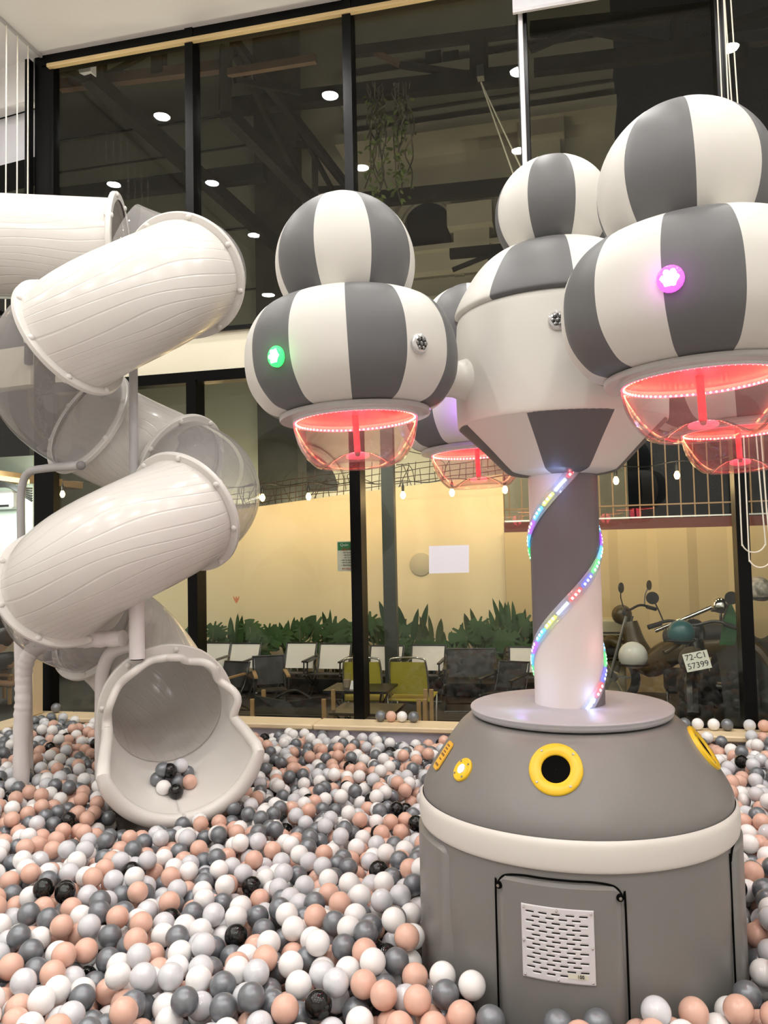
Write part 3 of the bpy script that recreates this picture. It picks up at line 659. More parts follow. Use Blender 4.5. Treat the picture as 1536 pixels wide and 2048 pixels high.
# which are in the frame and not buried
info = []
for b_ in balls:
    u, v, d = px_of(b_); cov = 0
    for k in near(b_[0], b_[1]):
        if k[2] > b_[2]+.02 and math.dist(k, b_) < DB*1.15: cov += 1
    hid = False
    if -15 < u < 1551 and v < 2060 and d > .5:
        dx, dy = AX, AY; tt_ = (b_[0]*dx+b_[1]*dy)/(dx*dx+dy*dy)
        # behind the machine?
        ang = math.atan2(b_[0], b_[1])-math.atan2(AX, AY); dd = math.hypot(b_[0], b_[1])
        if dd > 2.45 and abs(ang) < .175: hid = True
        if not hid and cov < 3: info.append((d, b_, u, v))
info.sort(key=lambda t_: t_[0]); chosen = info[:285]; cset = set(id(t_[1]) for t_ in chosen)
for d, b_, u, v in chosen:
    k = pick()
    low = v > 1985; col_ = int(min(5, max(0, u//256)))
    zn = ['near the lower left corner', 'right of the lower left corner', 'in the left foreground', 'in the middle left of the base', 'at the foot of the machine base', 'right of the machine base'][col_]
    zone = ('at the bottom edge, ' if low else 'a few rows up, ')+zn; g_ = ('lowest balls ' if low else 'foreground balls ')+zn
    put_ball(b_, k, '%s plastic ball %s' % (CN[k], zone), '%s %s' % (CN[k], g_))
Vb, Fb = ico(2); Vc, Fc = ico(3); VV = []; FF = []; MI = []; off = 0
for b_ in balls:
    if id(b_) in cset: continue
    u, v, d = px_of(b_); V_, F_ = (Vc, Fc) if d < 3.3 else (Vb, Fb)
    VV.append(V_+np.array(b_)); FF.append(F_+off); MI += [pick()]*len(F_); off += len(V_)
VV = np.vstack(VV); FF = np.vstack(FF); me = D.meshes.new('pit_balls')
me.vertices.add(len(VV)); me.vertices.foreach_set('co', VV.ravel()); me.loops.add(len(FF)*3); me.loops.foreach_set('vertex_index', FF.ravel().astype(np.int32))
me.polygons.add(len(FF)); me.polygons.foreach_set('loop_start', np.arange(0, len(FF)*3, 3, dtype=np.int32))
for m_ in NM: me.materials.append(M[m_])
me.polygons.foreach_set('material_index', np.array(MI, np.int32)); me.polygons.foreach_set('use_smooth', np.ones(len(FF), bool)); me.update(calc_edges=True)
o = D.objects.new('pit_balls', me); COL.objects.link(o); tag(o, 'pit filled with white, pearly, pink, grey and black plastic balls stretching to the window ledge', 'balls', None, 'stuff')
struct('trim_40', B().box((XL+.06, .2, 0), (XR, 4.965, .20)), mat('pit_base', (.25, .22, .2), .8))
# balls on the ledge
for (px, py, k, lab) in ((761, 1426, 3, 'grey ball on the ledge, leftmost of the four beside the middle mullion'), (782, 1427, 2, 'pink ball on the ledge in the row of four by the middle mullion'),
        (804, 1427, 0, 'white ball on the ledge in the row of four by the middle mullion'), (827, 1427, 3, 'grey ball on the ledge, rightmost of the four beside the middle mullion'),
        (1369, 1440, 3, 'grey ball on the ledge half hidden by the top edge of the padded base'), (1395, 1441, 0, 'white ball on the right ledge, next to a half-hidden grey ball'),
        (1427, 1441, 0, 'white ball on the right ledge, directly left of a grey ball'), (1454, 1441, 3, 'grey ball on the right ledge, directly right of a white ball'),
        (1499, 1445, 1, 'pearly translucent ball on the right ledge below the right mullion'), (1528, 1443, 2, 'pink ball on the ledge at the right edge of the picture'),
        (112, 1412, 3, 'grey ball on the ledge in the dark corner behind the slide')):
    p = PZ(px, py+0, SILL+RB); p[1] = min(p[1], YB-.12); p = np.array([PY(px, py, p[1])[0], p[1], SILL+RB]); put_ball(p, k, lab, 'balls on the window ledge')
# balls lying in the mouth of the slide
base = c+tt*.20; lay = [(-.075, 0, 3), (-.005, .04, 0), (.06, .05, 3), (-.04, -.03, 0), (.025, -.02, 0), (.09, -.01, 2), (0.005, -.085, 4), (.07, -.075, 2)]
def scoop_z(x, dx):
    r = RTB+.070*(x/.46)**1.2-.006
    return r
pl_ = []
for (dx, dz, k) in ((-.082, .03, 3), (-.028, .075, 0), (.030, .07, 0), (.082, .055, 3), (-.06, -.045, 0), (.022, -.005, 3), (.0, -.085, 4), (.082, -.03, 2)):
    dx *= .84; x = .235-dz*.84; r = RTB+.070*(max(x, 0)/.46)**1.2-RB-.004; ang = math.asin(dx/r); q = c+tt*x+aR*dx-bU*r*math.cos(ang)
    put_ball(q, k, '%s ball in the small heap lying inside the mouth of the slide' % CN[k], 'balls inside the slide mouth'); pl_.append(q)
for (i, j, l_, k) in ((0, 1, 4, 3), (2, 3, 5, 1), (4, 5, 1, 4)):
    m_ = (pl_[i]+pl_[j]+pl_[l_])/3+bU*.053; put_ball(m_, k, '%s ball on top of the small heap inside the mouth of the slide' % CN[k], 'balls inside the slide mouth')
# ============================================================ OUTSIDE THE WINDOWS
struct('ground', B().box((-14, YB+.15, -.14), (12, 22, -.02)), mat('paving', (.055, .048, .042), .6, var=(2, .7)))
M['sand'] = mat('sand_render', (.80, .66, .43), .85, bump=(3, .15), var=(1.1, .93)); M['facade'] = mat('facade_stone', (.34, .32, .25), .85, var=(.8, .8))
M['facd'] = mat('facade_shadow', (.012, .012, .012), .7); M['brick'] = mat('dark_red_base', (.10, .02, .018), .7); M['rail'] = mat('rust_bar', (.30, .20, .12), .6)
M['wht'] = mat('canvas', (.78, .74, .72), .8); M['blk'] = mat('black_canvas', (.012, .012, .012), .6); M['tube'] = mat('black_tube', (.01, .01, .01), .35)
M['ylw'] = mat('olive_mesh', (.42, .36, .04), .7); M['arm'] = mat('arm_wood', (.42, .26, .12), .5); M['leaf'] = mat('leaf_green', (.030, .080, .018), .6, spec=.2, var=(5, .6))
M['leaf2'] = mat('leaf_olive', (.070, .10, .022), .6, spec=.2, var=(6, .6)); M['stem'] = mat('stem_green', (.07, .09, .03), .6); M['vine'] = mat('vine_brown', (.05, .045, .03), .8)
M['bulb'] = mat('bulb_glass_lit', (1, .7, .3), .4, emit=(1, .60, .20), es=42); M['rust'] = mat('rusty_beam', (.09, .05, .028), .6, var=(3, .4))
M['mint'] = mat('mint_wall', (.70, .80, .72), .7); M['tan'] = mat('tan_ceiling', (.42, .27, .13), .8); M['skin'] = mat('skin', (.45, .27, .18), .6); M['hair'] = mat('hair', (.03, .015, .01), .6)
def poly(name, pts, d, m, parent=None, smooth=False):
    """closed outline pushed along the vector d"""
    n = len(pts); d = np.asarray(d, float); V = list(pts)+[np.asarray(p)+d for p in pts]
    return mk(name, V, [tuple(range(n)), tuple(range(n, 2*n))[::-1]]+[(i, n+i, n+(i+1) % n, (i+1) % n) for i in range(n)], m, parent, None, smooth)
# boundary walls
YW = 9.6
top = [PY(x, y, YW) for x, y in ((300, 1042), (400, 1028), (510, 1014), (710, 986), (860, 966), (1005, 948))]
pts = [np.array([top[0][0], YW, -.05])]+top+[np.array([top[-1][0], YW, -.05])]
bw = poly('boundary_wall', pts, (0, .18, 0), 'sand'); tag(bw, 'sand-coloured courtyard wall with a sloping top, behind the row of white chairs', 'wall')
xa = top[-1][0]+.01; zt = PY(1300, 1057, 9.5)[2]; b = B(); n = 40; V = []; F = []
for i in range(n+1):
    x = xa+4.2*i/n; y = 9.5+.035*(1 if (i//4) % 2 else 0)
    V += [(x, y, -.05), (x, y, zt), (x, y+.15, zt), (x, y+.15, -.05)]
for i in range(n): a = 4*i; F += [(a, a+4, a+5, a+1), (a+1, a+5, a+6, a+2), (a+2, a+6, a+7, a+3)]
b.add(V, F); tag(b.build('sheet_fence', mat('sand_sheet', (.56, .42, .22), .6, bump=(3, .1)), None, False), 'ribbed tan metal sheet fence behind the parked motorbikes', 'fence')
t = thing('wire_fence', 'row of thin rusty fence bars on a dark red kerb above the ribbed fence', 'fence', (xa+1.5, 9.75, zt))
B().box((xa-.02, 9.60, zt-.02), (xa+4.1, 9.85, PY(1300, 1037, 9.6)[2])).build('kerb', 'brick', t, False)
zk = PY(1300, 1037, 9.6)[2]; ztp = PY(1300, 935, 9.6)[2]
for i in range(26): x = xa+.05+.148*i; B().bar((x, 9.72, zk), (x, 9.72, ztp+.35), .014).build('bar', 'rail', t, False)
for z in (zk+.02, zk+.16): B().bar((xa-.02, 9.70, z), (xa+4.1, 9.70, z), .016).build('rail', 'alu' if z < zk+.1 else 'rail', t, False)
# wire mesh on top of the sloping wall
t = thing('wall_wire', 'tangle of thin dark wire mesh along the top of the sand-coloured wall', 'wire', (top[2][0], YW, top[2][2])); b = B(); r_ = random.Random(3)
a_, c_ = top[1], top[-1]
for k in range(44):
    u = k/43; p = a_+(c_-a_)*u+np.array([0, .1, -.03]); b.bar(p, p+np.array([r_.uniform(-.04, .04), 0, r_.uniform(.22, .42)]), .008)
for h in (.06, .13, .21, .29): b.tube([a_+(c_-a_)*u+np.array([0, .1, h+r_.uniform(-.012, .012)]) for u in np.linspace(0, 1, 20)], .005, 5)
b.build('mesh_wire', 'rust', t, False); b = B()
for k in range(16):
    u = r_.uniform(.0, .9); p = a_+(c_-a_)*u+np.array([0, .06, .0]); b.tube(smooth_path([p, p+np.array([r_.uniform(-.2, .2), 0, .25]), p+np.array([r_.uniform(-.4, .4), 0, r_.uniform(.1, .5)])], 5), .005, 5)
b.build('dry_twigs', 'vine', t, False)
# old building across the yard
YF1 = 13.0
def fx(px, py=500, Y=YF1): return PY(px, py, Y)[0]
BT = thing('old_building', 'dim classical building front with cornices and an arched window across the yard', 'building', (fx(800), YF1, 0))
xl, xr = fx(395), fx(1238)
def fz(px, py): return PY(px, py, YF1)[2]
za1, za2 = fz(860, 520), fz(860, 405); xac = fx(855, 460); wa = fx(903, 460)-xac
# wall with an arched opening (opening built as a deep dark recess)
b = B().box((xl, YF1, -.1), (xac-wa, YF1+.4, 12)).box((xac+wa, YF1, -.1), (xr, YF1+.4, 12)).box((xac-wa, YF1, -.1), (xac+wa, YF1+.4, za1))
V = []; F = []; na_ = 16
zc_a = za2-wa
for i in range(na_+1):
    a = math.pi*i/na_; V += [(xac-wa*math.cos(a), YF1, zc_a+wa*math.sin(a)), (xac-wa*math.cos(a), YF1, 12)]
for i in range(na_): F.append((2*i, 2*i+2, 2*i+3, 2*i+1))
b.add(V, F); b.build('wall', 'facade', BT, False)
B().box((xac-wa, YF1+.3, za1), (xac+wa, YF1+.38, za2)).build('arched_window', 'facd', BT, False)
ar = [np.array([xac-(wa+.12)*math.cos(a), YF1-.03, zc_a+(wa+.12)*math.sin(a)]) for a in np.linspace(0, math.pi, 18)]
B().tube([ar[0]-np.array([0, 0, .9])]+ar+[ar[-1]-np.array([0, 0, .9])], .09, 6).build('arch_moulding', 'facade', BT, False)
xr2 = fx(1000)
for (px, py, h, dd) in ((860, 540, .30, .35), (700, 640, .22, .2), (600, 825, .32, .30), (600, 850, .10, .42), (700, 760, .12, .15)):
    z = fz(px, py); B().box((xl, YF1-dd, z-h/2), (xr, YF1, z+h/2)).box((xl, YF1-dd*1.4, z+h/2), (xr, YF1, z+h/2+.08)).build('cornice', 'facade', BT, False)
for (px, py, h, dd) in ((950, 175, .40, .5), (1000, 235, .22, .35), (1000, 285, .16, .8)):
    z = fz(px, py); B().box((fx(700), YF1-dd, z-h/2), (xr, YF1, z+h/2)).build('cornice', 'facade', BT, False)
for px in (870, 905, 960, 1010, 1060, 1105, 1150):
    z = fz(px, 120); x = fx(px, 120); B().box((x-.16, YF1-.02, z-.35), (x+.10, YF1+.05, z+.15)).build('attic_opening', 'facd', BT, False)
for px in (1085, 945): z = fz(px, 300 if px > 1000 else 470); x = fx(px, 300); B().box((x-.35, YF1-.7, z-.1), (x+.35, YF1, z+.25)).box((x-.28, YF1-.5, z-.45), (x+.28, YF1, z-.1)).build('bracket', 'facade', BT, False)
# arched doorway of the lower storey
xd = fx(600, 950); ar = [np.array([xd-.75*math.cos(a), YF1-.05, fz(600, 985)+.75*math.sin(a)]) for a in np.linspace(0, math.pi, 18)]
B().tube(ar, .07, 6).build('door_arch', 'facade', BT, False)
k = B(); V = [(xd, YF1-.01, fz(600, 985))]+[tuple(p+np.array([0, .04, 0])) for p in ar]; k.add(V, [tuple(range(len(V)))]); k.build('doorway', 'facd', BT, False)
# second plain building, left; reflected ceiling lines added as thin strips
LB = thing('panelled_building', 'plain dim building side with faint panel joints, behind the roof trusses at left', 'building', (fx(300, 400, 11.5), 11.5, 0))
x0, x1 = fx(60, 400, 11.5), fx(524, 400, 11.5)
B().box((x0, 11.5, 2.4), (x1, 11.9, 12)).build('wall', mat('panel_wall', (.20, .205, .155), .85, var=(.6, .85)), LB, False)
for py in (255, 320, 390, 480, 600): z = PY(300, py, 11.5)[2]; B().box((x0, 11.47, z-.012), (x1, 11.5, z+.012)).build('joint', 'facd', LB, False)
B().box((x1, 11.2, 0), (fx(600, 400, 11.5), 11.6, 12)).build('dark_pier', mat('mossy_pier', (.03, .03, .022), .9, var=(2, .4)), LB, False)
# steel roof trusses
def truss(lab, mem, m='dark', cat='truss'):
    P = [(PY(a[0], a[1], a[2]), PY(b_[0], b_[1], b_[2]), w, (rest_[0] if rest_ else m)) for (a, b_, w, *rest_) in mem]
    t = thing('roof_truss', lab, cat, (P[0][0]+P[0][1])/2)
    for p, q, w, mm in P: B().bar(p, q, w, w*1.3).build('member', mm, t, False)
truss('dark steel beam slanting down from the upper left corner of the window', [((172, 148, 6.2), (565, 500, 9.6), .115), ((118, 138, 6.0), (205, 172, 6.4), .05), ((175, 128, 6.2), (175, 150, 6.2), .09, 'white')])
truss('rusty top chord with posts and braces seen behind the first upper pane', [((120, 172, 6.6), (452, 132, 6.6), .075, 'rust'), ((200, 118, 6.6), (200, 172, 6.6), .08), ((318, 92, 6.6), (318, 150, 6.6), .09), ((210, 152, 6.6), (300, 104, 6.6), .035)])
truss('long dark crossbeam low behind the first two upper panes', [((112, 396, 8.6), (530, 345, 8.6), .14)])
truss('cranked truss with a lit copper edge behind the second upper pane', [((456, 146, 6.4), (632, 118, 6.4), .05, 'rust'), ((452, 96, 6.4), (450, 222, 6.5), .10), ((450, 222, 6.5), (690, 470, 9.0), .10), ((466, 80, 6.5), (704, 385, 9.0), .07), ((470, 108, 6.5), (640, 440, 9.2), .05),
   ((470, 160, 6.6), (600, 185, 7.4), .04), ((630, 285, 8.2), (630, 390, 8.6), .07), ((575, 215, 7.6), (665, 380, 8.6), .04), ((590, 288, 7.8), (628, 292, 8.2), .05), ((630, 380, 8.6), (700, 378, 8.8), .05)])
truss('long dark lattice girder crossing behind the third upper pane', [((468, 214, 8.4), (1045, 150, 8.4), .13), ((700, 105, 8.4), (1045, 62, 8.4), .08), ((750, 104, 8.4), (800, 130, 8.4), .045, 'rust'), ((800, 130, 8.4), (955, 152, 8.4), .05), ((958, 80, 8.4), (958, 165, 8.4), .14)])
truss('girder with vee braces behind the fourth upper pane', [((1068, 136, 8.2), (1440, 92, 8.2), .11), ((1060, 60, 8.2), (1440, 20, 8.2), .10), ((1060, 100, 8.2), (1150, 62, 8.2), .05), ((1160, 58, 8.2), (1340, 92, 8.2), .05), ((1355, 30, 8.2), (1355, 100, 8.2), .10), ((1360, 96, 8.2), (1440, 40, 8.2), .04)])
truss('grey girder behind the pane at the upper right corner', [((1455, 84, 8.0), (1600, 66, 8.0), .09, 'alu'), ((1455, 55, 8.0), (1600, 0, 8.0), .06), ((1480, 90, 8.0), (1480, 130, 8.0), .10)])
truss('black crossbeam with railing below the hanging vines', [((690, 405, 9.0), (1062, 368, 9.0), .12), ((900, 508, 10), (1010, 498, 10), .09), ((905, 540, 10), (985, 508, 10), .04), ((985, 500, 10), (985, 545, 10), .08)])
t = thing('guy_ropes', 'two taut pale ropes running down from a bracket outside the third pane', 'rope', PY(960, 160, 8.2))
for dx in (0, 22): B().tube([PY(962, 165, 8.2), PY(1028+dx, 352, 7.6)], .008, 6).build('rope', 'cord', t)
B().box(PY(953, 130, 8.15), PY(969, 162, 8.25)).build('pulley_box', 'alu', t, False)
# hanging vines
for (cx_, lab) in ((752, 'hanging dead vine, the left one of a pair outside the third upper pane'), (800, 'bushier hanging vine, the right one of a pair outside the third upper pane')):
    b = B(); t = thing('hanging_vine', lab, 'vine', PY(cx_, 170, 8.33), 'hanging vines')
    for k in range(13):
        x = cx_+r_.uniform(-20, 20); y1 = r_.uniform(230, 405); pts = [PY(x+r_.uniform(-9, 9), y, 8.33+r_.uniform(-.1, .1)) for y in np.linspace(165, y1, 7)]; b.tube(smooth_path(pts, 4), .008, 5)
    b.build('strands', 'vine', t); b = B()
    for k in range(90):
        p = PY(cx_+r_.gauss(0, 14), r_.uniform(190, 400), 8.33+r_.uniform(-.15, .15)); a = np.array([r_.uniform(-1, 1), r_.uniform(-1, 1), r_.uniform(-1, .2)]); a /= np.linalg.norm(a); c_ = np.cross(a, (.3, 1, .2)); c_ /= np.linalg.norm(c_)
        b.add([p, p+a*.035+c_*.018, p+a*.08, p+a*.035-c_*.018], [(0, 1, 2, 3)])
    b.build('leaves', 'leaf2', t, False)
# thin exterior post, wall cap, papers on the glass
t = B().box(PY(770, 1340, 8.4)*np.array([1, 1, 0]), PY(790, 940, 8.5)+np.array([0, 0, 1.2])); tag(t.build('steel_post', mat('green_black_post', (.02, .028, .024), .5), None, False), 'dark green-black steel post standing before the sand wall, right of the middle mullion', 'post')
p = PY(842, 1129, YW); tag(B().lathe([(.001, .03), (.12, .028), (.135, .02), (.14, 0)], p-np.array([0, .0, 0]), 32, ax=(0, -1, 0), cap=False).build('vent_cover', mat('vent_beige', (.50, .43, .30), .7)), 'round cap on the sand wall half hidden by the white sheet', 'vent')
def sheet(px0, py0, px1, py1, Y, m, name, lab, cat):
    a, b_, c_, d_ = PY(px0, py0, Y), PY(px1, py0-2, Y), PY(px1, py1-2, Y), PY(px0, py1, Y); return tag(poly(name, [a, b_, c_, d_], (0, .0015, 0), m), lab, cat), (a, b_, c_, d_)
sheet(858, 1092, 938, 1147, YB-.003, 'paper', 'paper_sheet', 'blank white sheet of paper taped to the window', 'paper')
Yp = YB+.012; a = PY(674, 1083, Yp); c_ = PY(724, 1142, Yp); t = thing('menu_poster', 'small menu poster with a green header behind the glass at the middle mullion', 'poster', (a+c_)/2)
w_ = c_[0]-a[0]; h_ = a[2]-c_[2]; B().box((a[0], Yp, c_[2]), (c_[0], Yp+.002, a[2])).build('sheet', mat('poster_paper', (.75, .72, .62), .7), t, False)
def pp(u, v, o=.0015): return (a[0]+w_*u, Yp-o, a[2]-h_*v)
B().box(pp(.03, .03, .0005), pp(.97, .30, .001)).build('header', mat('poster_green', (.03, .22, .08), .7), t, False)
fm = lambda u, v: frame(pp(u, v), (1, 0, 0), (0, -1, 0))
M['pred'] = mat('poster_red', (.6, .03, .03), .7); M['pblk'] = mat('poster_ink', (.02, .02, .02), .7); M['pwh'] = mat('poster_white', (.8, .8, .8), .7)
text('title_text', 'Quán', h_*.13, fm(.30, .12), 'pwh', t); text('title_text', 'Giò Mayo', h_*.13, fm(.5, .27), 'pred', t)
for k, s_ in enumerate(('Hủ Tíu Nam Vang', 'Hủ Tíu Mì Nấm', 'Hủ Tíu Mì Khô', 'Hủ Tíu Bò Khô Nấm', 'Hủ Tíu Xương Thập', 'Quán Khách - Nấm')): text('menu_text', '- '+s_, h_*.062, fm(.5, .38+k*.083), 'pblk', t)
text('phone_text', 'ĐT: 0963 322 83', h_*.075, fm(.5, .92), 'pred', t)
B().lathe([(.001, .0012), (w_*.14, .001), (w_*.145, 0)], pp(.74, .13, .001), 20, ax=(0, -1, 0), cap=False).build('round_logo', 'pwh', t)
# string lights
t0 = [(125, 988), (428, 1000), (525, 995), (617, 993), (710, 992), (806, 990), (904, 985), (1010, 979), (1120, 972), (1232, 961), (1354, 950), (1470, 938)]
Ys = 9.0; c1 = []
for i in range(len(t0)-1):
    p, q = PY(t0[i][0], t0[i][1]-28, Ys), PY(t0[i+1][0], t0[i+1][1]-28, Ys); c1 += [p, (p+q)/2-np.array([0, 0, .03])]
c1.append(PY(t0[-1][0], t0[-1][1]-28, Ys)); tag(B().tube(smooth_path(c1, 5), .006, 6).build('light_cable', 'tube'), 'black cable of the festoon lights strung along the sand wall', 'cable')
names = ['far left behind the slide', 'just right of the lower clear elbow, nearest to it', 'second from the lower clear elbow', 'third from the lower clear elbow', 'beside the middle mullion', 'right of the thin exterior post', 'below the far left head of the machine',
  'just left of the machine column', 'hidden behind the machine column', 'first right of the machine column', 'second right of the machine column', 'near the right mullion']
for (px, py), nm in zip(t0, names):
    p = PY(px, py, Ys); t = thing('festoon_bulb', 'glowing warm festoon bulb, '+nm, 'light bulb', p, 'festoon bulbs')
    B().lathe([(.014, .0), (.017, .05), (.012, .075), (.004, .1), (.004, .125)], p+np.array([0, 0, .035]), 14).build('socket', 'tube', t)
    B().lathe([(.001, -.045), (.018, -.038), (.029, -.012), (.028, .01), (.017, .034), (.013, .042)], p, 18, cap=False).build('bulb', 'bulb', t)
    la = D.lights.new('bulb_light', 'POINT'); la.energy = 4.8; la.color = (1, .70, .38); la.shadow_soft_size = .05
    lo = D.objects.new('bulb_light', la); COL.objects.link(lo); lo.parent = t; lo.location = (0, -.06, -.06)
# unseen strip lamps, added behind the beam to light the yard
for k, x in enumerate((-3.0, -.9, 1.2)):
    t = thing('canopy_lamp', 'slim lamp fixed behind the cream beam, lighting the yard', 'lamp', (x, YB+.40, 2.92), 'canopy lamps')
    B().box((x-.5, YB+.26, 2.90), (x+.5, YB+.36, 2.98)).build('housing', 'black', t, False)
    for (rz, en, dz) in ((math.radians(62), 15, 0), (math.radians(128), 44, .28)):
        la = D.lights.new('yard_light', 'AREA'); la.shape = 'RECTANGLE'; la.size = 1.0; la.size_y = .06; la.energy = en; la.color = (1, .90, .72)
        lo = D.objects.new('yard_light', la); COL.objects.link(lo); lo.parent = t; lo.location = (0, .02, dz); lo.rotation_euler = (rz, 0, 0)
for x in (-5.0, -3.9, -2.8):  # unseen lamps added to brighten the old building's lower storey
    t = thing('wall_washer', 'low warm wall washer behind the sloping wall, lighting the old building', 'lamp', (x, 11.0, 1.9), 'wall washers')
    B().box((x-.2, 10.95, 1.84), (x+.2, 11.03, 1.92)).build('housing', 'black', t, False); B().bar((x, 11.0, -.02), (x, 11.0, 1.84), .04).build('stand', 'black', t, False)
    la = D.lights.new('washer_light', 'AREA'); la.shape = 'RECTANGLE'; la.size = .4; la.size_y = .08; la.energy = 75; la.color = (1, .86, .62)
    lo = D.objects.new('washer_light', la); COL.objects.link(lo); lo.parent = t; lo.location = (0, .05, .05); lo.rotation_euler = (math.radians(105), 0, 0)
# ---- planting
def blade(b, base, tip, w, bend, mi=0):
    base = np.asarray(base, float); tip = np.asarray(tip, float); d = tip-base; L_ = np.linalg.norm(d); side = np.cross(d, (r_.uniform(-.5, .5), 1, .1)); side /= np.linalg.norm(side); up = np.cross(side, d/L_)
    V = []; n = 7
    for i in range(n+1):
        u = i/n; ww = w*math.sin(math.pi*min(1, u*.92+.06))**.8 if u < 1 else 0; c_ = base+d*u+up*bend*math.sin(math.pi*u)
        V += [c_-side*ww, c_+up*ww*.25, c_+side*ww]
    F = []
    for i in range(n): a = 3*i; F += [(a, a+1, a+4, a+3), (a+1, a+2, a+5, a+4)]
    b.add(V, F, mi)
def monstera(b, c_, r, nrm, rot):
    nrm = np.asarray(nrm, float); nrm /= np.linalg.norm(nrm); x = np.cross(nrm, (0, 0, 1)); x /= np.linalg.norm(x); y = np.cross(nrm, x)
    V = [np.asarray(c_, float)]; n = 44
    for i in range(n):
        t = 2*math.pi*i/n; rr = r*(1-.18*math.cos(t)) * (1 if (i % 4 in (0, 1)) or abs(t-math.pi) < .5 or t < .3 or t > 5.9 else .55); q = t+rot
        V.append(V[0]+(x*math.cos(q)+y*math.sin(q)*.85)*rr-nrm*rr*.25)
    b.add(V, [(0, 1+i, 1+(i+1) % n) for i in range(n)])
def strelitzia(px, py, hpx, lab, n=9, Y=9.25, flower=False):
    g_ = PY(px, 1338, Y); t = thing('strelitzia_plant', lab, 'plant', g_*np.array([1, 1, 0]), 'bird of paradise plants'); b = B(); s_ = B(); zt_ = PY(px, py-22, Y)[2]
    for k in range(n):
        a = r_.uniform(-.42, .42); h_ = (zt_-.1)*r_.uniform(.72, 1.0); x = g_[0]+r_.uniform(-.1, .1); m_ = np.array([x+a*.35, Y+r_.uniform(-.12, .12), h_*.55]); e_ = np.array([x+a*h_*.75, m_[1]+r_.uniform(-.1, .1), h_])
        s_.tube([(x, Y, 0), m_], .011, 6); blade(b, m_, e_, r_.uniform(.030, .048), r_.uniform(-.03, .03))
    s_.build('stalks', 'stem', t); b.build('leaves', 'leaf2' if r_.random() < .5 else 'leaf', t)
    if flower: b = B(); q = np.array([g_[0]+.05, Y-.05, zt_]); [blade(b, q, q+np.array([dx, 0, .09]), .011, 0) for dx in (-.04, 0, .04)]; b.build('flower', mat('orange_flower', (.7, .25, .12), .6), t)
def mons(px, py, lab, n=7, Y=9.1, sz=.16):
    g_ = PY(px, 1338, Y); t = thing('monstera_plant', lab, 'plant', g_*np.array([1, 1, 0]), 'monstera plants'); b = B(); s_ = B(); zt_ = PY(px, py, Y)[2]
    for k in range(n):
        c_ = np.array([g_[0]+r_.uniform(-.26, .26), Y+r_.uniform(-.15, .1), zt_*r_.uniform(.60, .97)]); s_.tube([(g_[0], Y, 0), ((g_[0]+c_[0])/2, Y, c_[2]*.7), c_], .009, 6)
        monstera(b, c_, sz*r_.uniform(.8, 1.15), (r_.uniform(-.5, .5), -1, r_.uniform(.1, .7)), r_.uniform(0, 6.28))
    s_.build('stalks', 'stem', t); b.build('leaves', 'leaf', t)
for a in ((470, 1228, 0, 'bird of paradise plant with one orange bloom, second chair from the slide', 9, 9.25, True), (575, 1238, 0, 'slim-leaved plant rising between two leafy monsteras, left of the poster', 7), (680, 1218, 0, 'tall dark spiky plant directly left of the middle mullion', 10),
          (815, 1205, 0, 'tall bird of paradise plant in front of the exterior post', 10), (870, 1222, 0, 'bird of paradise plant below the blank white sheet', 8), (915, 1252, 0, 'short two-leaved plant between the chair backs right of the white sheet', 4), (990, 1212, 0, 'spiky plant left of the machine column', 7), (1035, 1198, 0, 'tallest bird of paradise plant, partly behind the machine column', 11), (1055, 1215, 0, 'narrow-leaved plant hidden mostly by the machine column', 8)): strelitzia(*a)
for a in ((415, 1240, 'monstera at the left end of the planting, behind the black mullion', 7), (520, 1250, 'dark monstera between the first two white chairs', 8), (600, 1245, 'broad light green monstera above the white chairs left of the poster', 8), (645, 1250, 'drooping monstera just left of the spiky dark plant', 6), (765, 1232, 'bright monstera right of the middle mullion', 8), (950, 1262, 'low dark monstera behind the black sling chair', 7), (1000, 1245, 'broad monstera beside the machine column', 9), (850, 1275, 'low monstera in the shade below the round wall cap', 6)): mons(*a)
tag(B().box((PY(290, 1338, 9.0)[0], 8.95, 0), (PY(1075, 1338, 9.0)[0], 9.45, .16)).build('planter_trough', 'blk', None, False), 'long low dark planter trough along the foot of the sand wall', 'planter')
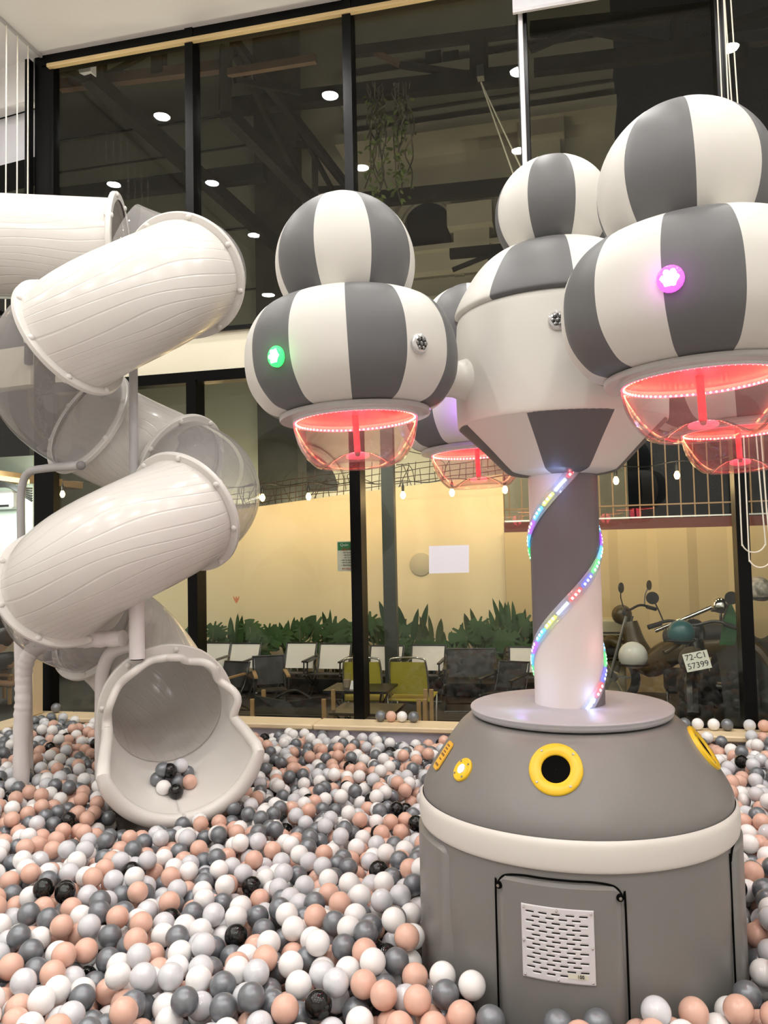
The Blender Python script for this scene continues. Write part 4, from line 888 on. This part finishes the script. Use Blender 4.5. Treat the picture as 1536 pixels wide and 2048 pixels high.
# ---- folding chairs
def chair(px, py_top, wpx, Y, lab, fab='wht', rot=0, h=.60, group=None, arms='tube'):
    g_ = PY(px, 1300, Y); w = wpx/FPX*Y*.5*.98/1; zt_ = PY(px, py_top, Y)[2]; t = thing('folding_chair', lab, 'chair', (g_[0], Y, 0), group); ca, sa = math.cos(rot), math.sin(rot)
    def q(x, y, z): return np.array([g_[0]+x*ca-y*sa, Y+x*sa+y*ca, z])
    zs = zt_*.50; hb = zt_*.30
    V = [q(-w, .22, zt_), q(w, .22, zt_), q(w*.97, .10, zs+.02), q(-w*.97, .10, zs+.02)]; poly('backrest', V, (0, .012, 0), fab, t)
    V = [q(-w, .12, zs-.03), q(w, .12, zs-.03), q(w, -.26, zs), q(-w, -.26, zs)]; poly('seat', V, (0, 0, .012), fab if fab != 'wht' else 'blk', t)
    for s_ in (-1, 1):
        x = s_*(w+.012); B().tube(smooth_path([q(x, .23, zt_+.01), q(x, .10, zs), q(x, -.16, .03), q(x, -.20, .012)], 5), .0105, 8).build('leg', 'tube', t)
        B().tube(smooth_path([q(x, -.26, zs+.0), q(x, .02, zs*.5), q(x, .24, .012)], 5), .0105, 8).build('leg', 'tube', t)
        B().bar(q(x, -.27, zs+.14), q(x, .14, zs+.15), .035, .016).build('armrest', 'arm' if arms == 'wood' else 'tube', t, False); B().tube([q(x, -.24, zs+.13), q(x, -.25, zs)], .009, 6).build('arm_post', 'tube', t)
    for y_, z_ in ((.24, .014), (-.20, .014), (.22, zt_+.005)): B().tube([q(-w-.01, y_, z_), q(w+.01, y_, z_)], .009, 6).build('crossbar', 'tube', t)
G_ = 'white folding chairs along the sand wall'
for px, pt, wp, lab in ((420, 1291, 56, 'white-backed folding chair half hidden by the slide mouth, first of the wall row'), (477, 1292, 66, 'white-backed folding chair below the orange bloom, second of the wall row'), (591, 1291, 64, 'white-backed folding chair behind the black sling chair, left of the poster'), (660, 1293, 66, 'white-backed folding chair directly left of the middle mullion'),
      (765, 1297, 68, 'white-backed folding chair behind the tilted olive mesh chair by the mullion'), (850, 1296, 68, 'white-backed folding chair right behind the clear-standing olive mesh chair'), (1048, 1300, 62, 'white-backed folding chair partly behind the machine column')): chair(px, pt, wp, 8.7, lab, group=G_)
chair(540, 1318, 62, 7.6, 'low black sling chair with wooden armrests, angled, left of the tables', 'blk', .45, arms='wood')
chair(448, 1330, 60, 7.6, 'black folding chair behind the scalloped edge of the slide mouth', 'blk', -.2, arms='wood'); chair(940, 1304, 96, 8.2, 'wide black sling chair in shade between olive chair and machine', 'blk', .1); chair(1010, 1330, 60, 7.8, 'small black folding chair just left of the machine disc', 'blk', -.3)
def mesh_chair(px, Y, rot, lab):
    g_ = PY(px, 1300, Y); zt_ = PY(px, 1312, Y)[2]; w = .165; t = thing('mesh_chair', lab, 'chair', (g_[0], Y, 0), 'olive mesh chairs'); ca, sa = math.cos(rot), math.sin(rot); zs = PY(px, 1398, Y)[2]
    def q(x, y, z): return np.array([g_[0]+x*ca-y*sa, Y+x*sa+y*ca, z])
    B().tube(smooth_path([q(-w-.01, -.02, .01), q(-w-.01, -.08, zs), q(-w, -.16, zt_-.06), q(-w+.05, -.165, zt_), q(w-.05, -.165, zt_), q(w, -.16, zt_-.06), q(w+.01, -.08, zs), q(w+.01, -.02, .01)], 8), .009, 10).build('tube_frame', 'chrome', t)
    poly('backrest', [q(-w, -.155, zt_-.035), q(w, -.155, zt_-.035), q(w, -.10, zs+.06), q(-w, -.10, zs+.06)], (0, .008, 0), 'ylw', t); poly('seat', [q(-w-.03, -.12, zs), q(w+.03, -.12, zs), q(w+.03, .25, zs+.02), q(-w-.03, .25, zs+.02)], (0, 0, .01), 'ylw', t)
    for s_ in (-1, 1): B().tube([q(s_*(w+.02), .24, zs+.02), q(s_*(w+.02), .2, .01)], .009, 8).build('leg', 'chrome', t)
mesh_chair(822, 7.3, 0, 'olive mesh chair with a chrome tube frame standing clear, right of the middle mullion'); mesh_chair(728, 7.2, .12, 'olive mesh chair with a chrome tube frame behind the middle mullion')
def table(px, py, Y, wd, lab):
    c_ = PY(px, py, Y); t = thing('low_table', lab, 'table', (c_[0], Y, 0)); B().box((c_[0]-wd/2, Y-.22, c_[2]-.02), (c_[0]+wd/2, Y+.22, c_[2])).build('table_top', 'tube', t, False)
    for sx in (-1, 1):
        for sy in (-1, 1): B().tube([(c_[0]+sx*wd*.4, Y+sy*.18, c_[2]-.02), (c_[0]-sx*wd*.1+sx*wd*.25, Y-sy*.16, 0)], .009, 6).build('leg', 'tube', t)
    return c_
c_ = table(722, 1374, 6.9, .56, 'low dark folding table carrying a clear cup and a white label, behind the mullion'); table(735, 1416, 6.2, .50, 'lowest dark folding table close to the window, cut by the mullion')
p = PY(694, 1370, 6.85); t = thing('plastic_cup', 'clear plastic cup on the low dark table, left of the mullion', 'cup', (p[0], p[1], c_[2])); B().lathe([(.001, 0), (.028, .001), (.038, .12), (.04, .125), (.036, .12)], (p[0], p[1], c_[2]), 20, cap=False).build('cup_wall', 'bowl', t); B().lathe([(.001, .002), (.026, .003), (.033, .07), (.001, .072)], (p[0], p[1], c_[2]), 16, cap=False).build('drink', mat('milky_drink', (.45, .36, .28), .5), t)
p = PY(712, 1372, 6.8); t = thing('table_card', 'small folded white card with a scribble on the low dark table', 'card', (p[0], p[1], c_[2])); mk('card', [(p[0]-.05, p[1]-.03, c_[2]), (p[0]+.05, p[1]-.03, c_[2]), (p[0]+.045, p[1], c_[2]+.07), (p[0]-.04, p[1], c_[2]+.07), (p[0]+.05, p[1]+.03, c_[2]), (p[0]-.05, p[1]+.03, c_[2])], [(0, 1, 2, 3), (3, 2, 4, 5)], 'paper', t, None, False)
# chair backs right outside the glass
for (pa, pb, Y, lab) in ((505, 648, 5.9, 'black canvas chair with pale wood posts right outside the window, left of the mullion'), (838, 850, 5.9, 'pale wood posts of a chair right outside the window, beside the four ledge balls')):
    t = thing('camp_chair', lab, 'chair', (PY((pa+pb)/2, 1400, Y)[0], Y, 0))
    for px in (pa, pb):
        a_ = PY(px, 1398, Y)[2]; x = PY(px, 1420, Y)[0]; B().box((x-.016, Y-.012, 0), (x+.016, Y+.012, a_), bev=.003).build('post', 'arm', t, False); B().box((x+.0, Y+.18, 0), (x+.03, Y+.205, a_+.04), bev=.003).build('post', 'arm', t, False)
    if pb-pa > 50:
        x0, x1 = PY(pa, 1420, Y)[0], PY(pb, 1420, Y)[0]; zt_ = PY(570, 1392, Y)[2]; poly('canvas_back', [np.array(v) for v in ((x0+.02, Y, .2), (x0+.02, Y, zt_), ((x0+x1)/2, Y+.03, zt_-.05), (x1-.02, Y, zt_), (x1-.02, Y, .2))], (0, .015, 0), 'blk', t)
        B().tube(smooth_path([(x0+.05, Y+.1, zt_-.10), ((x0+x1)/2, Y+.15, zt_+.02), (x1-.05, Y+.1, zt_-.10)], 8), .012, 8).build('curved_rail', 'tube', t)
# ---- motorbikes
M['bbl'] = mat('bike_black', (.008, .008, .008), .25); M['rub'] = mat('tyre', (.01, .01, .01), .8); M['byl'] = mat('bike_yellow', (.055, .034, .006), .35)
def bike(px, py, Y, head, lab, plate=None, col='bbl', hgt=1.0):
    """px,py = handlebar centre; head = heading angle (0 = +X)"""
    hb = PY(px, py, Y); H_ = hb[2]; ca, sa = math.cos(head), math.sin(head); o_ = np.array([hb[0]-.42*ca, Y-.42*sa, 0]); t = thing('motorbike', lab, 'motorbike', o_)
    def q(x, y, z): return o_+np.array([x*ca-y*sa, x*sa+y*ca, z*H_])
    sd_ = np.array([-sa, ca, 0])
    for x in (-.62, .62):
        w = B().tube([q(x+.245*math.cos(a), 0, 0)+np.array([0, 0, .29+.245*math.sin(a)]) for a in np.linspace(0, 2*math.pi, 28, endpoint=False)], .045, 10, close=True).build('wheel', 'rub', t)
        k = B(); k.lathe([(.05, -.03), (.06, 0), (.05, .03)], q(x, 0, 0)+np.array([0, 0, .29]), 14, ax=sd_)
        for a in np.linspace(0, 2*math.pi, 7)[:-1]: k.bar(q(x, 0, 0)+np.array([0, 0, .29]), q(x+.21*math.cos(a), 0, 0)+np.array([0, 0, .29+.21*math.sin(a)]), .02)
        k.build('rim', 'alu', w)
    b = B(); bp = smooth_path([q(-.68, 0, .72), q(-.35, 0, .66), q(0, 0, .58), q(.22, 0, .45), q(.36, 0, .62), q(.42, 0, .86)], 6); n_ = len(bp)
    b.tube(bp, [.07+.06*math.sin(math.pi*i/n_) for i in range(n_)], 14); b.build('body', col, t)
    b = B(); b.tube(smooth_path([q(-.66, 0, .80), q(-.3, 0, .78), q(.05, 0, .72)], 6), [.05+.05*math.sin(math.pi*(i+2)/16) for i in range(13)], 12); b.build('seat', 'blk', t)
    B().tube([q(.62, .07, .29), q(.42, .06, .92)], .018, 8).build('fork', 'alu', t); B().tube([q(.62, -.07, .29), q(.42, -.06, .92)], .018, 8).build('fork', 'alu', t)
    B().tube(smooth_path([q(.70, 0, .60), q(.62, 0, .66), q(.45, 0, .58)], 5), .06, 10).build('front_fender', col, t); B().box(*[np.array([-.12, -.12, 0])*0+q(-.05, 0, .30)+np.array(v) for v in ((-.12, -.12, -.1), (.12, .12, .12))], bev=.03).build('engine', 'rub', t)
    hbp = smooth_path([q(.30, -.34, .97), q(.38, -.18, 1.02), q(.42, 0, .98), q(.38, .18, 1.02), q(.30, .34, .97)], 6); B().tube(hbp, .013, 8).build('handlebar', 'tube', t)
    B().ball(q(.50, 0, .93), .10, n=18, sc=(1, 1, 1)).build('headlight_cowl', col, t)
    for s_ in (-1, 1):
        B().tube([q(.30, s_*.34, .97), q(.345, s_*.24, 1.0)], .02, 10).build('grip', 'rub', t)
        mp = q(.34, s_*.30, 1.22); m_ = B().tube(smooth_path([q(.36, s_*.22, 1.01), q(.37, s_*.26, 1.12), mp], 5), .006, 6).build('mirror_stalk', 'tube', t); B().lathe([(.001, -.012), (.05, -.008), (.052, 0), (.05, .003), (.001, .003)], mp, 20, ax=(q(-1, 0, 0)-q(0, 0, 0)), cap=False).build('mirror', 'bbl', m_)
    B().tube([q(-.62, -.10, .30), q(-.2, -.12, .26), q(.0, -.1, .3)], .035, 10).build('exhaust', 'alu', t)
    f_ = B(); f_.tube(smooth_path([q(-.62, 0, .74), q(-.80, 0, .66), q(-.92, 0, .48)], 5), [.05]*11, 8); f_.build('rear_fender', col, t)
    return t, q
t, q = bike(1258, 1216, 8.5, math.radians(150), 'black and yellow motorbike standing side-on just right of the machine column', col='byl')
t2, q2 = bike(1385, 1246, 7.1, math.radians(82), 'dark motorbike with a white number plate, parked nose to the ribbed fence', col='bbl')
pc = PY(1394, 1322, 5.68); fm_ = frame(pc, (.95, 0, .20), (-.12, -1, .35)); k = B(); R_m = np.array(fm_)[:3, :3]
V = [pc+R_m@np.array([x, y, z]) for z in (-.002, .002) for (x, y) in ((-.078, -.060), (.078, -.060), (.078, .060), (-.078, .060))]; k.add(V, [(3, 2, 1, 0), (4, 5, 6, 7), (0, 1, 5, 4), (1, 2, 6, 5), (2, 3, 7, 6), (3, 0, 4, 7)]); npb = k.build('number_plate', mat('plate_white', (.75, .75, .70), .5), t2, False)
text('plate_text', '72-C1', .054, frame(pc+R_m@np.array([0, .030, .003]), R_m[:, 0], R_m[:, 2]), 'pblk', npb); text('plate_text', '57399', .054, frame(pc+R_m@np.array([0, -.028, .003]), R_m[:, 0], R_m[:, 2]), 'pblk', npb)
B().tube([pc+np.array([0, .05, .0]), q2(-.80, 0, .62)], .012, 8).build('plate_bracket', 'bbl', t2)
B().tube(smooth_path([PY(1328, 1306, 6.8), PY(1350, 1292, 6.85), PY(1378, 1272, 7.0)], 6), .022, 10).build('side_stripe', 'byl', t2)
def helmet(px, py, Y, r, m, lab, name='helmet'):
    p = PY(px, py, Y); t = thing(name, lab, 'helmet', p); pr = [(r*math.sin(a), -r*math.cos(a)) for a in np.linspace(.9, math.pi, 16)]
    B().lathe([(r*.72, -r*.60)]+pr, p, 28, ax=(.1, -.25, 1), cap=False).build('shell', m, t); B().tube([p+np.array([r*1.02*math.cos(a), r*1.02*math.sin(a), -r*.55]) for a in np.linspace(0, 6.28, 24, endpoint=False)], .008, 6, close=True).build('edge_trim', 'rub', t)
helmet(1266, 1312, 6.9, .115, mat('helmet_white', (.75, .73, .70), .25), 'white helmet hanging low on the yellow motorbike'); helmet(1362, 1266, 6.9, .105, mat('helmet_teal', (.03, .12, .14), .3), 'dark teal helmet resting on the motorbike tank')
helmet(1441, 1212, 8.6, .085, 'chrome', 'shiny silver helmet standing on the slanting handrail'); helmet(1516, 1180, 8.6, .13, mat('helmet_print', (.55, .50, .45), .4, var=(18, .25)), 'patterned helmet on the handrail at the right edge')
t = thing('handrail', 'shiny slanting handrail behind the parked motorbikes', 'handrail', PY(1470, 1250, 8.7)*np.array([1, 1, 0])); B().tube([PY(1310, 1262, 8.7), PY(1600, 1140, 8.7)], .022, 10).build('top_rail', 'chrome', t)
for px, py in ((1330, 1254), (1440, 1208), (1560, 1157)): p = PY(px, py, 8.7); B().tube([p, p*np.array([1, 1, 0])], .018, 8).build('post', 'chrome', t)
pts = [PY(x, y, 8.2) for x, y in ((1410, 1300), (1440, 1225), (1465, 1200), (1500, 1215), (1560, 1200), (1600, 1260))]; b0 = pts[0][2]
cv = B(); n_ = 26; V = []; F = []
xs = np.linspace(PY(1425, 1300, 8.2)[0], PY(1640, 1300, 8.2)[0], n_)
for i, x in enumerate(xs):
    u = i/(n_-1); h_ = .55+.38*math.exp(-((u-.22)/.16)**2)+.25*math.exp(-((u-.62)/.2)**2)
    for (dy, z) in ((-.42, 0), (-.38, h_*.35), (-.30, h_*.7), (-.12, h_*.95), (0, h_), (.12, h_*.95), (.30, h_*.7), (.42, 0)): V.append((x, 8.1+dy+.01*math.sin(9*u*6), z))
for i in range(n_-1):
    for j in range(7): F.append((i*8+j, (i+1)*8+j, (i+1)*8+j+1, i*8+j+1))
t = thing('covered_motorbike', 'motorbike under a black and dark green cover behind the right mullion', 'motorbike', (xs[8], 8.1, 0)); mk('cover', V, F, mat('cover_black', (.01, .012, .01), .6), t)
blade_ = B(); poly('green_panel', [PY(1440, 1290, 7.05), PY(1447, 1232, 7.05), PY(1462, 1205, 7.1), PY(1478, 1240, 7.05), PY(1470, 1290, 7.05)], (0, .03, 0), mat('cover_green', (.02, .10, .03), .6), t)
p = PY(1210, 1290, 8.9); t = thing('utility_box', 'light yellow-grey utility cabinet with a slatted front beside the column', 'cabinet', (p[0], 8.9, 0)); B().box((p[0]-.28, 8.8, 0), (p[0]+.20, 9.15, PY(1210, 1238, 8.9)[2]), bev=.02).build('body', mat('cabinet_cream', (.50, .45, .30), .6), t, False)
for k in range(9): z = PY(1210, 1262, 8.9)[2]-k*.035; B().box((p[0]-.24, 8.785, z-.012), (p[0]+.16, 8.8, z)).build('slat', 'blk', t, False)
# ---- left: the room next door seen through the side glazing
b = B().box((PY(-160, 1000, 9.5)[0], 9.5, -.1), (PY(66, 1000, 9.5)[0], 9.7, 3.0)); tag(b.build('mint_wall', 'mint', None, False), 'bright mint-white wall of the room next door, at the left edge', 'wall')
b = B().box((-11, 7.0, 2.62), (PY(68, 940, 9.4)[0], 10.5, 2.72)); tag(b.build('canopy_ceiling', 'tan', None, False), 'tan canopy ceiling of the neighbouring room at the left edge', 'ceiling')
tag(B().bar((PY(66, 940, 9.0)[0], 8.9, 2.58), (PY(-120, 915, 7.4)[0], 7.4, 2.58), .05).build('led_trim', mat('gold_strip', (1, .8, .4), .5, emit=(1, .7, .3), es=2.5)), 'glowing golden light strip under the tan canopy', 'light')
p = PY(4, 985, 9.3); t = thing('air_conditioner', 'white split air conditioner on the mint wall at the left edge', 'air conditioner', (p[0], 9.35, p[2]))
B().box((p[0]-.75, 9.28, PY(4, 1018, 9.3)[2]), (PY(26, 1000, 9.3)[0], 9.5, PY(4, 982, 9.3)[2]), bev=.03).build('body', 'white', t, False); B().box((p[0]-.70, 9.27, PY(4, 1014, 9.3)[2]), (PY(20, 1000, 9.3)[0], 9.285, PY(4, 1010, 9.3)[2])).build('louvre', 'tube', t, False)
b = B()
for k in range(6): b.tube(smooth_path([PY(-60, 945+k*4, 8.8), PY(-10, 958+k*3, 8.8), PY(18, 967+k*1.5, 8.8), PY(45, 975+k*3, 8.8), PY(64, 985+k*5-8, 8.8)], 6), .013, 6)
tag(b.build('cable_bundle', 'tube'), 'sagging bundle of black cables in front of the mint wall', 'cable')
t = thing('shelf_rack', 'white wire shelf rack below the mint wall at the left edge', 'shelf', PY(10, 1230, 9.1)*np.array([1, 1, 0]))
for py in (1196, 1213, 1232): z = PY(10, py, 9.1)[2]; B().box((PY(-60, py, 9.1)[0], 9.0, z-.012), (PY(46, py, 9.1)[0], 9.2, z)).build('shelf', 'white' if py != 1232 else 'arm', t, False)
for px in (-40, 12, 44): a_ = PY(px, 1190, 9.05); B().tube([a_, a_*np.array([1, 1, 0])], .010, 6).build('upright', 'white', t)
tag(B().box((PY(-160, 1250, 9.45)[0], 9.4, 0), (PY(66, 1250, 9.45)[0], 9.48, PY(10, 1192, 9.4)[2])).build('counter_front', mat('counter_brown', (.05, .035, .02), .7), None, False), 'dark brown counter front below the mint wall', 'counter')
# seated person
hd = PY(8, 1285, 8.0); PS = thing('person', 'seated person with dark hair in a tan top, behind the padded posts at left', 'person', (hd[0], 8.0, 0))
def skin(name, joints, edges, radii, m, parent, sub=2):
    me = D.meshes.new(name); me.from_pydata([tuple(np.asarray(j)-ORG[parent.name]) for j in joints], edges, []); me.materials.append(M[m] if isinstance(m, str) else m); o = D.objects.new(name, me); COL.objects.link(o); o.parent = parent; ORG[o.name] = ORG[parent.name]
    o.modifiers.new('skin', 'SKIN'); 
    for i, r in enumerate(radii): me.skin_vertices[0].data[i].radius = (r, r)
    me.skin_vertices[0].data[0].use_root = True; s_ = o.modifiers.new('sub', 'SUBSURF'); s_.levels = s_.render_levels = sub
    for p_ in me.polygons: p_.use_smooth = True
    return o
hx, hy_, hz_ = hd
J = [(hx-.02, 8.05, .45), (hx, 8.03, .62), (hx+.01, 8.0, hz_-.33), (hx, 7.98, hz_-.18), (hx, 7.97, hz_-.10), (hx, 7.96, hz_+.02), (hx, 7.96, hz_+.09),
     (hx-.17, 8.0, hz_-.22), (hx-.22, 7.9, hz_-.45), (hx-.06, 7.72, hz_-.40), (hx+.17, 8.0, hz_-.22), (hx+.22, 7.9, hz_-.45), (hx+.05, 7.70, hz_-.40),
     (hx-.12, 8.0, .45), (hx-.14, 7.62, .47), (hx-.14, 7.60, .08), (hx-.14, 7.48, .04), (hx+.12, 8.0, .45), (hx+.14, 7.62, .47), (hx+.14, 7.60, .08), (hx+.14, 7.48, .04)]
Ed = [(0, 1), (1, 2), (2, 3), (3, 4), (4, 5), (5, 6), (3, 7), (7, 8), (8, 9), (3, 10), (10, 11), (11, 12), (0, 13), (13, 14), (14, 15), (15, 16), (0, 17), (17, 18), (18, 19), (19, 20)]
Rd = [.13, .125, .14, .10, .05, .085, .07, .055, .045, .032, .055, .045, .032, .09, .07, .045, .035, .09, .07, .045, .035]
skin('body', J, Ed, Rd, 'skin', PS)
skin('top', [(hx-.01, 8.04, .50), (hx, 8.03, .64), (hx+.01, 8.0, hz_-.33), (hx, 7.98, hz_-.2), (hx-.18, 8.0, hz_-.23), (hx-.21, 7.93, hz_-.38), (hx+.18, 8.0, hz_-.23), (hx+.21, 7.93, hz_-.38)], [(0, 1), (1, 2), (2, 3), (3, 4), (4, 5), (3, 6), (6, 7)], [.15, .145, .155, .11, .068, .062, .068, .062], mat('tan_shirt', (.36, .31, .25), .85), PS)
skin('trousers', [(hx-.01, 8.06, .52), (hx-.10, 8.0, .46), (hx-.14, 7.62, .475), (hx-.14, 7.60, .16), (hx+.10, 8.0, .46), (hx+.14, 7.62, .475), (hx+.14, 7.60, .16)], [(0, 1), (1, 2), (2, 3), (0, 4), (4, 5), (5, 6)], [.135, .105, .085, .062, .105, .085, .062], mat('dark_trousers', (.03, .03, .035), .85), PS)
B().ball((hx, 7.99, hz_+.05), .112, n=16, sc=(.95, 1.0, 1.05)).build('hair', 'hair', PS)
for s_ in (-1, 1): B().ball((hx+s_*.035, 7.868, hz_+.035), .011, n=8).build('eye', 'pblk', PS)
t = thing('wooden_stool', 'plain wooden stool under the seated person', 'stool', (hx, 8.05, 0)); B().box((hx-.2, 7.85, .30), (hx+.2, 8.25, .335), bev=.01).build('seat', 'arm', t, False)
for sx in (-.17, .17):
    for sy in (-.17, .17): B().bar((hx+sx, 8.05+sy, 0), (hx+sx, 8.05+sy, .30), .03).build('leg', 'arm', t, False)
for (x, y, z, e) in ((PY(-30, 1000, 8.6)[0], 8.3, 2.5, 60),):
    la = D.lights.new('next_room_light', 'AREA'); la.size = .8; la.energy = e; la.color = (.92, 1, .95); lo = D.objects.new('next_room_light', la); COL.objects.link(lo); lo.location = (x, y, z); lo.rotation_euler = (math.radians(35), 0, 0)
# ---- blind over the fourth pane, with hanging cords
t = thing('roller_blind', 'white roller blind rolled up at the top of the fourth pane', 'blind', (.3, YB-.12, 5.1))
B().tube([(-.30, YB-.13, 5.26), (.93, YB-.13, 5.26)], .04, 16).build('roll', 'blind', t); B().box((-.29, YB-.135, 4.99), (.93, YB-.128, 5.26)).build('fabric', 'blind', t, False); B().box((-.29, YB-.142, 4.975), (.93, YB-.121, 4.995)).build('bottom_bar', 'white', t, False)
def loop(x, w, zb_, Y, lab):
    R_l = w/2; p = [(x, Y, z) for z in np.linspace(5.25, zb_+R_l, 14)]+[(x+R_l-R_l*math.cos(a), Y, zb_+R_l-R_l*math.sin(a)) for a in np.linspace(.3, math.pi-.3, 9)]+[(x+w-(w-.03)*u**.8, Y, zb_+R_l+(5.25-zb_-R_l)*u) for u in np.linspace(0, 1, 14)]
    tag(B().tube(smooth_path(p, 4), .0042, 6).build('blind_cord', 'cord'), lab, 'cord', 'blind cords')
a_ = PY(1512, 1105, YB-.16); loop(PY(1480, 1000, YB-.16)[0], .125, PY(1500, 1105, YB-.16)[2], YB-.16, 'pale looped blind cord hanging in front of the right mullion, the shorter loop')
loop(PY(1493, 1000, YB-.19)[0], .115, PY(1510, 1135, YB-.19)[2], YB-.19, 'pale looped blind cord hanging in front of the right mullion, the longer loop')
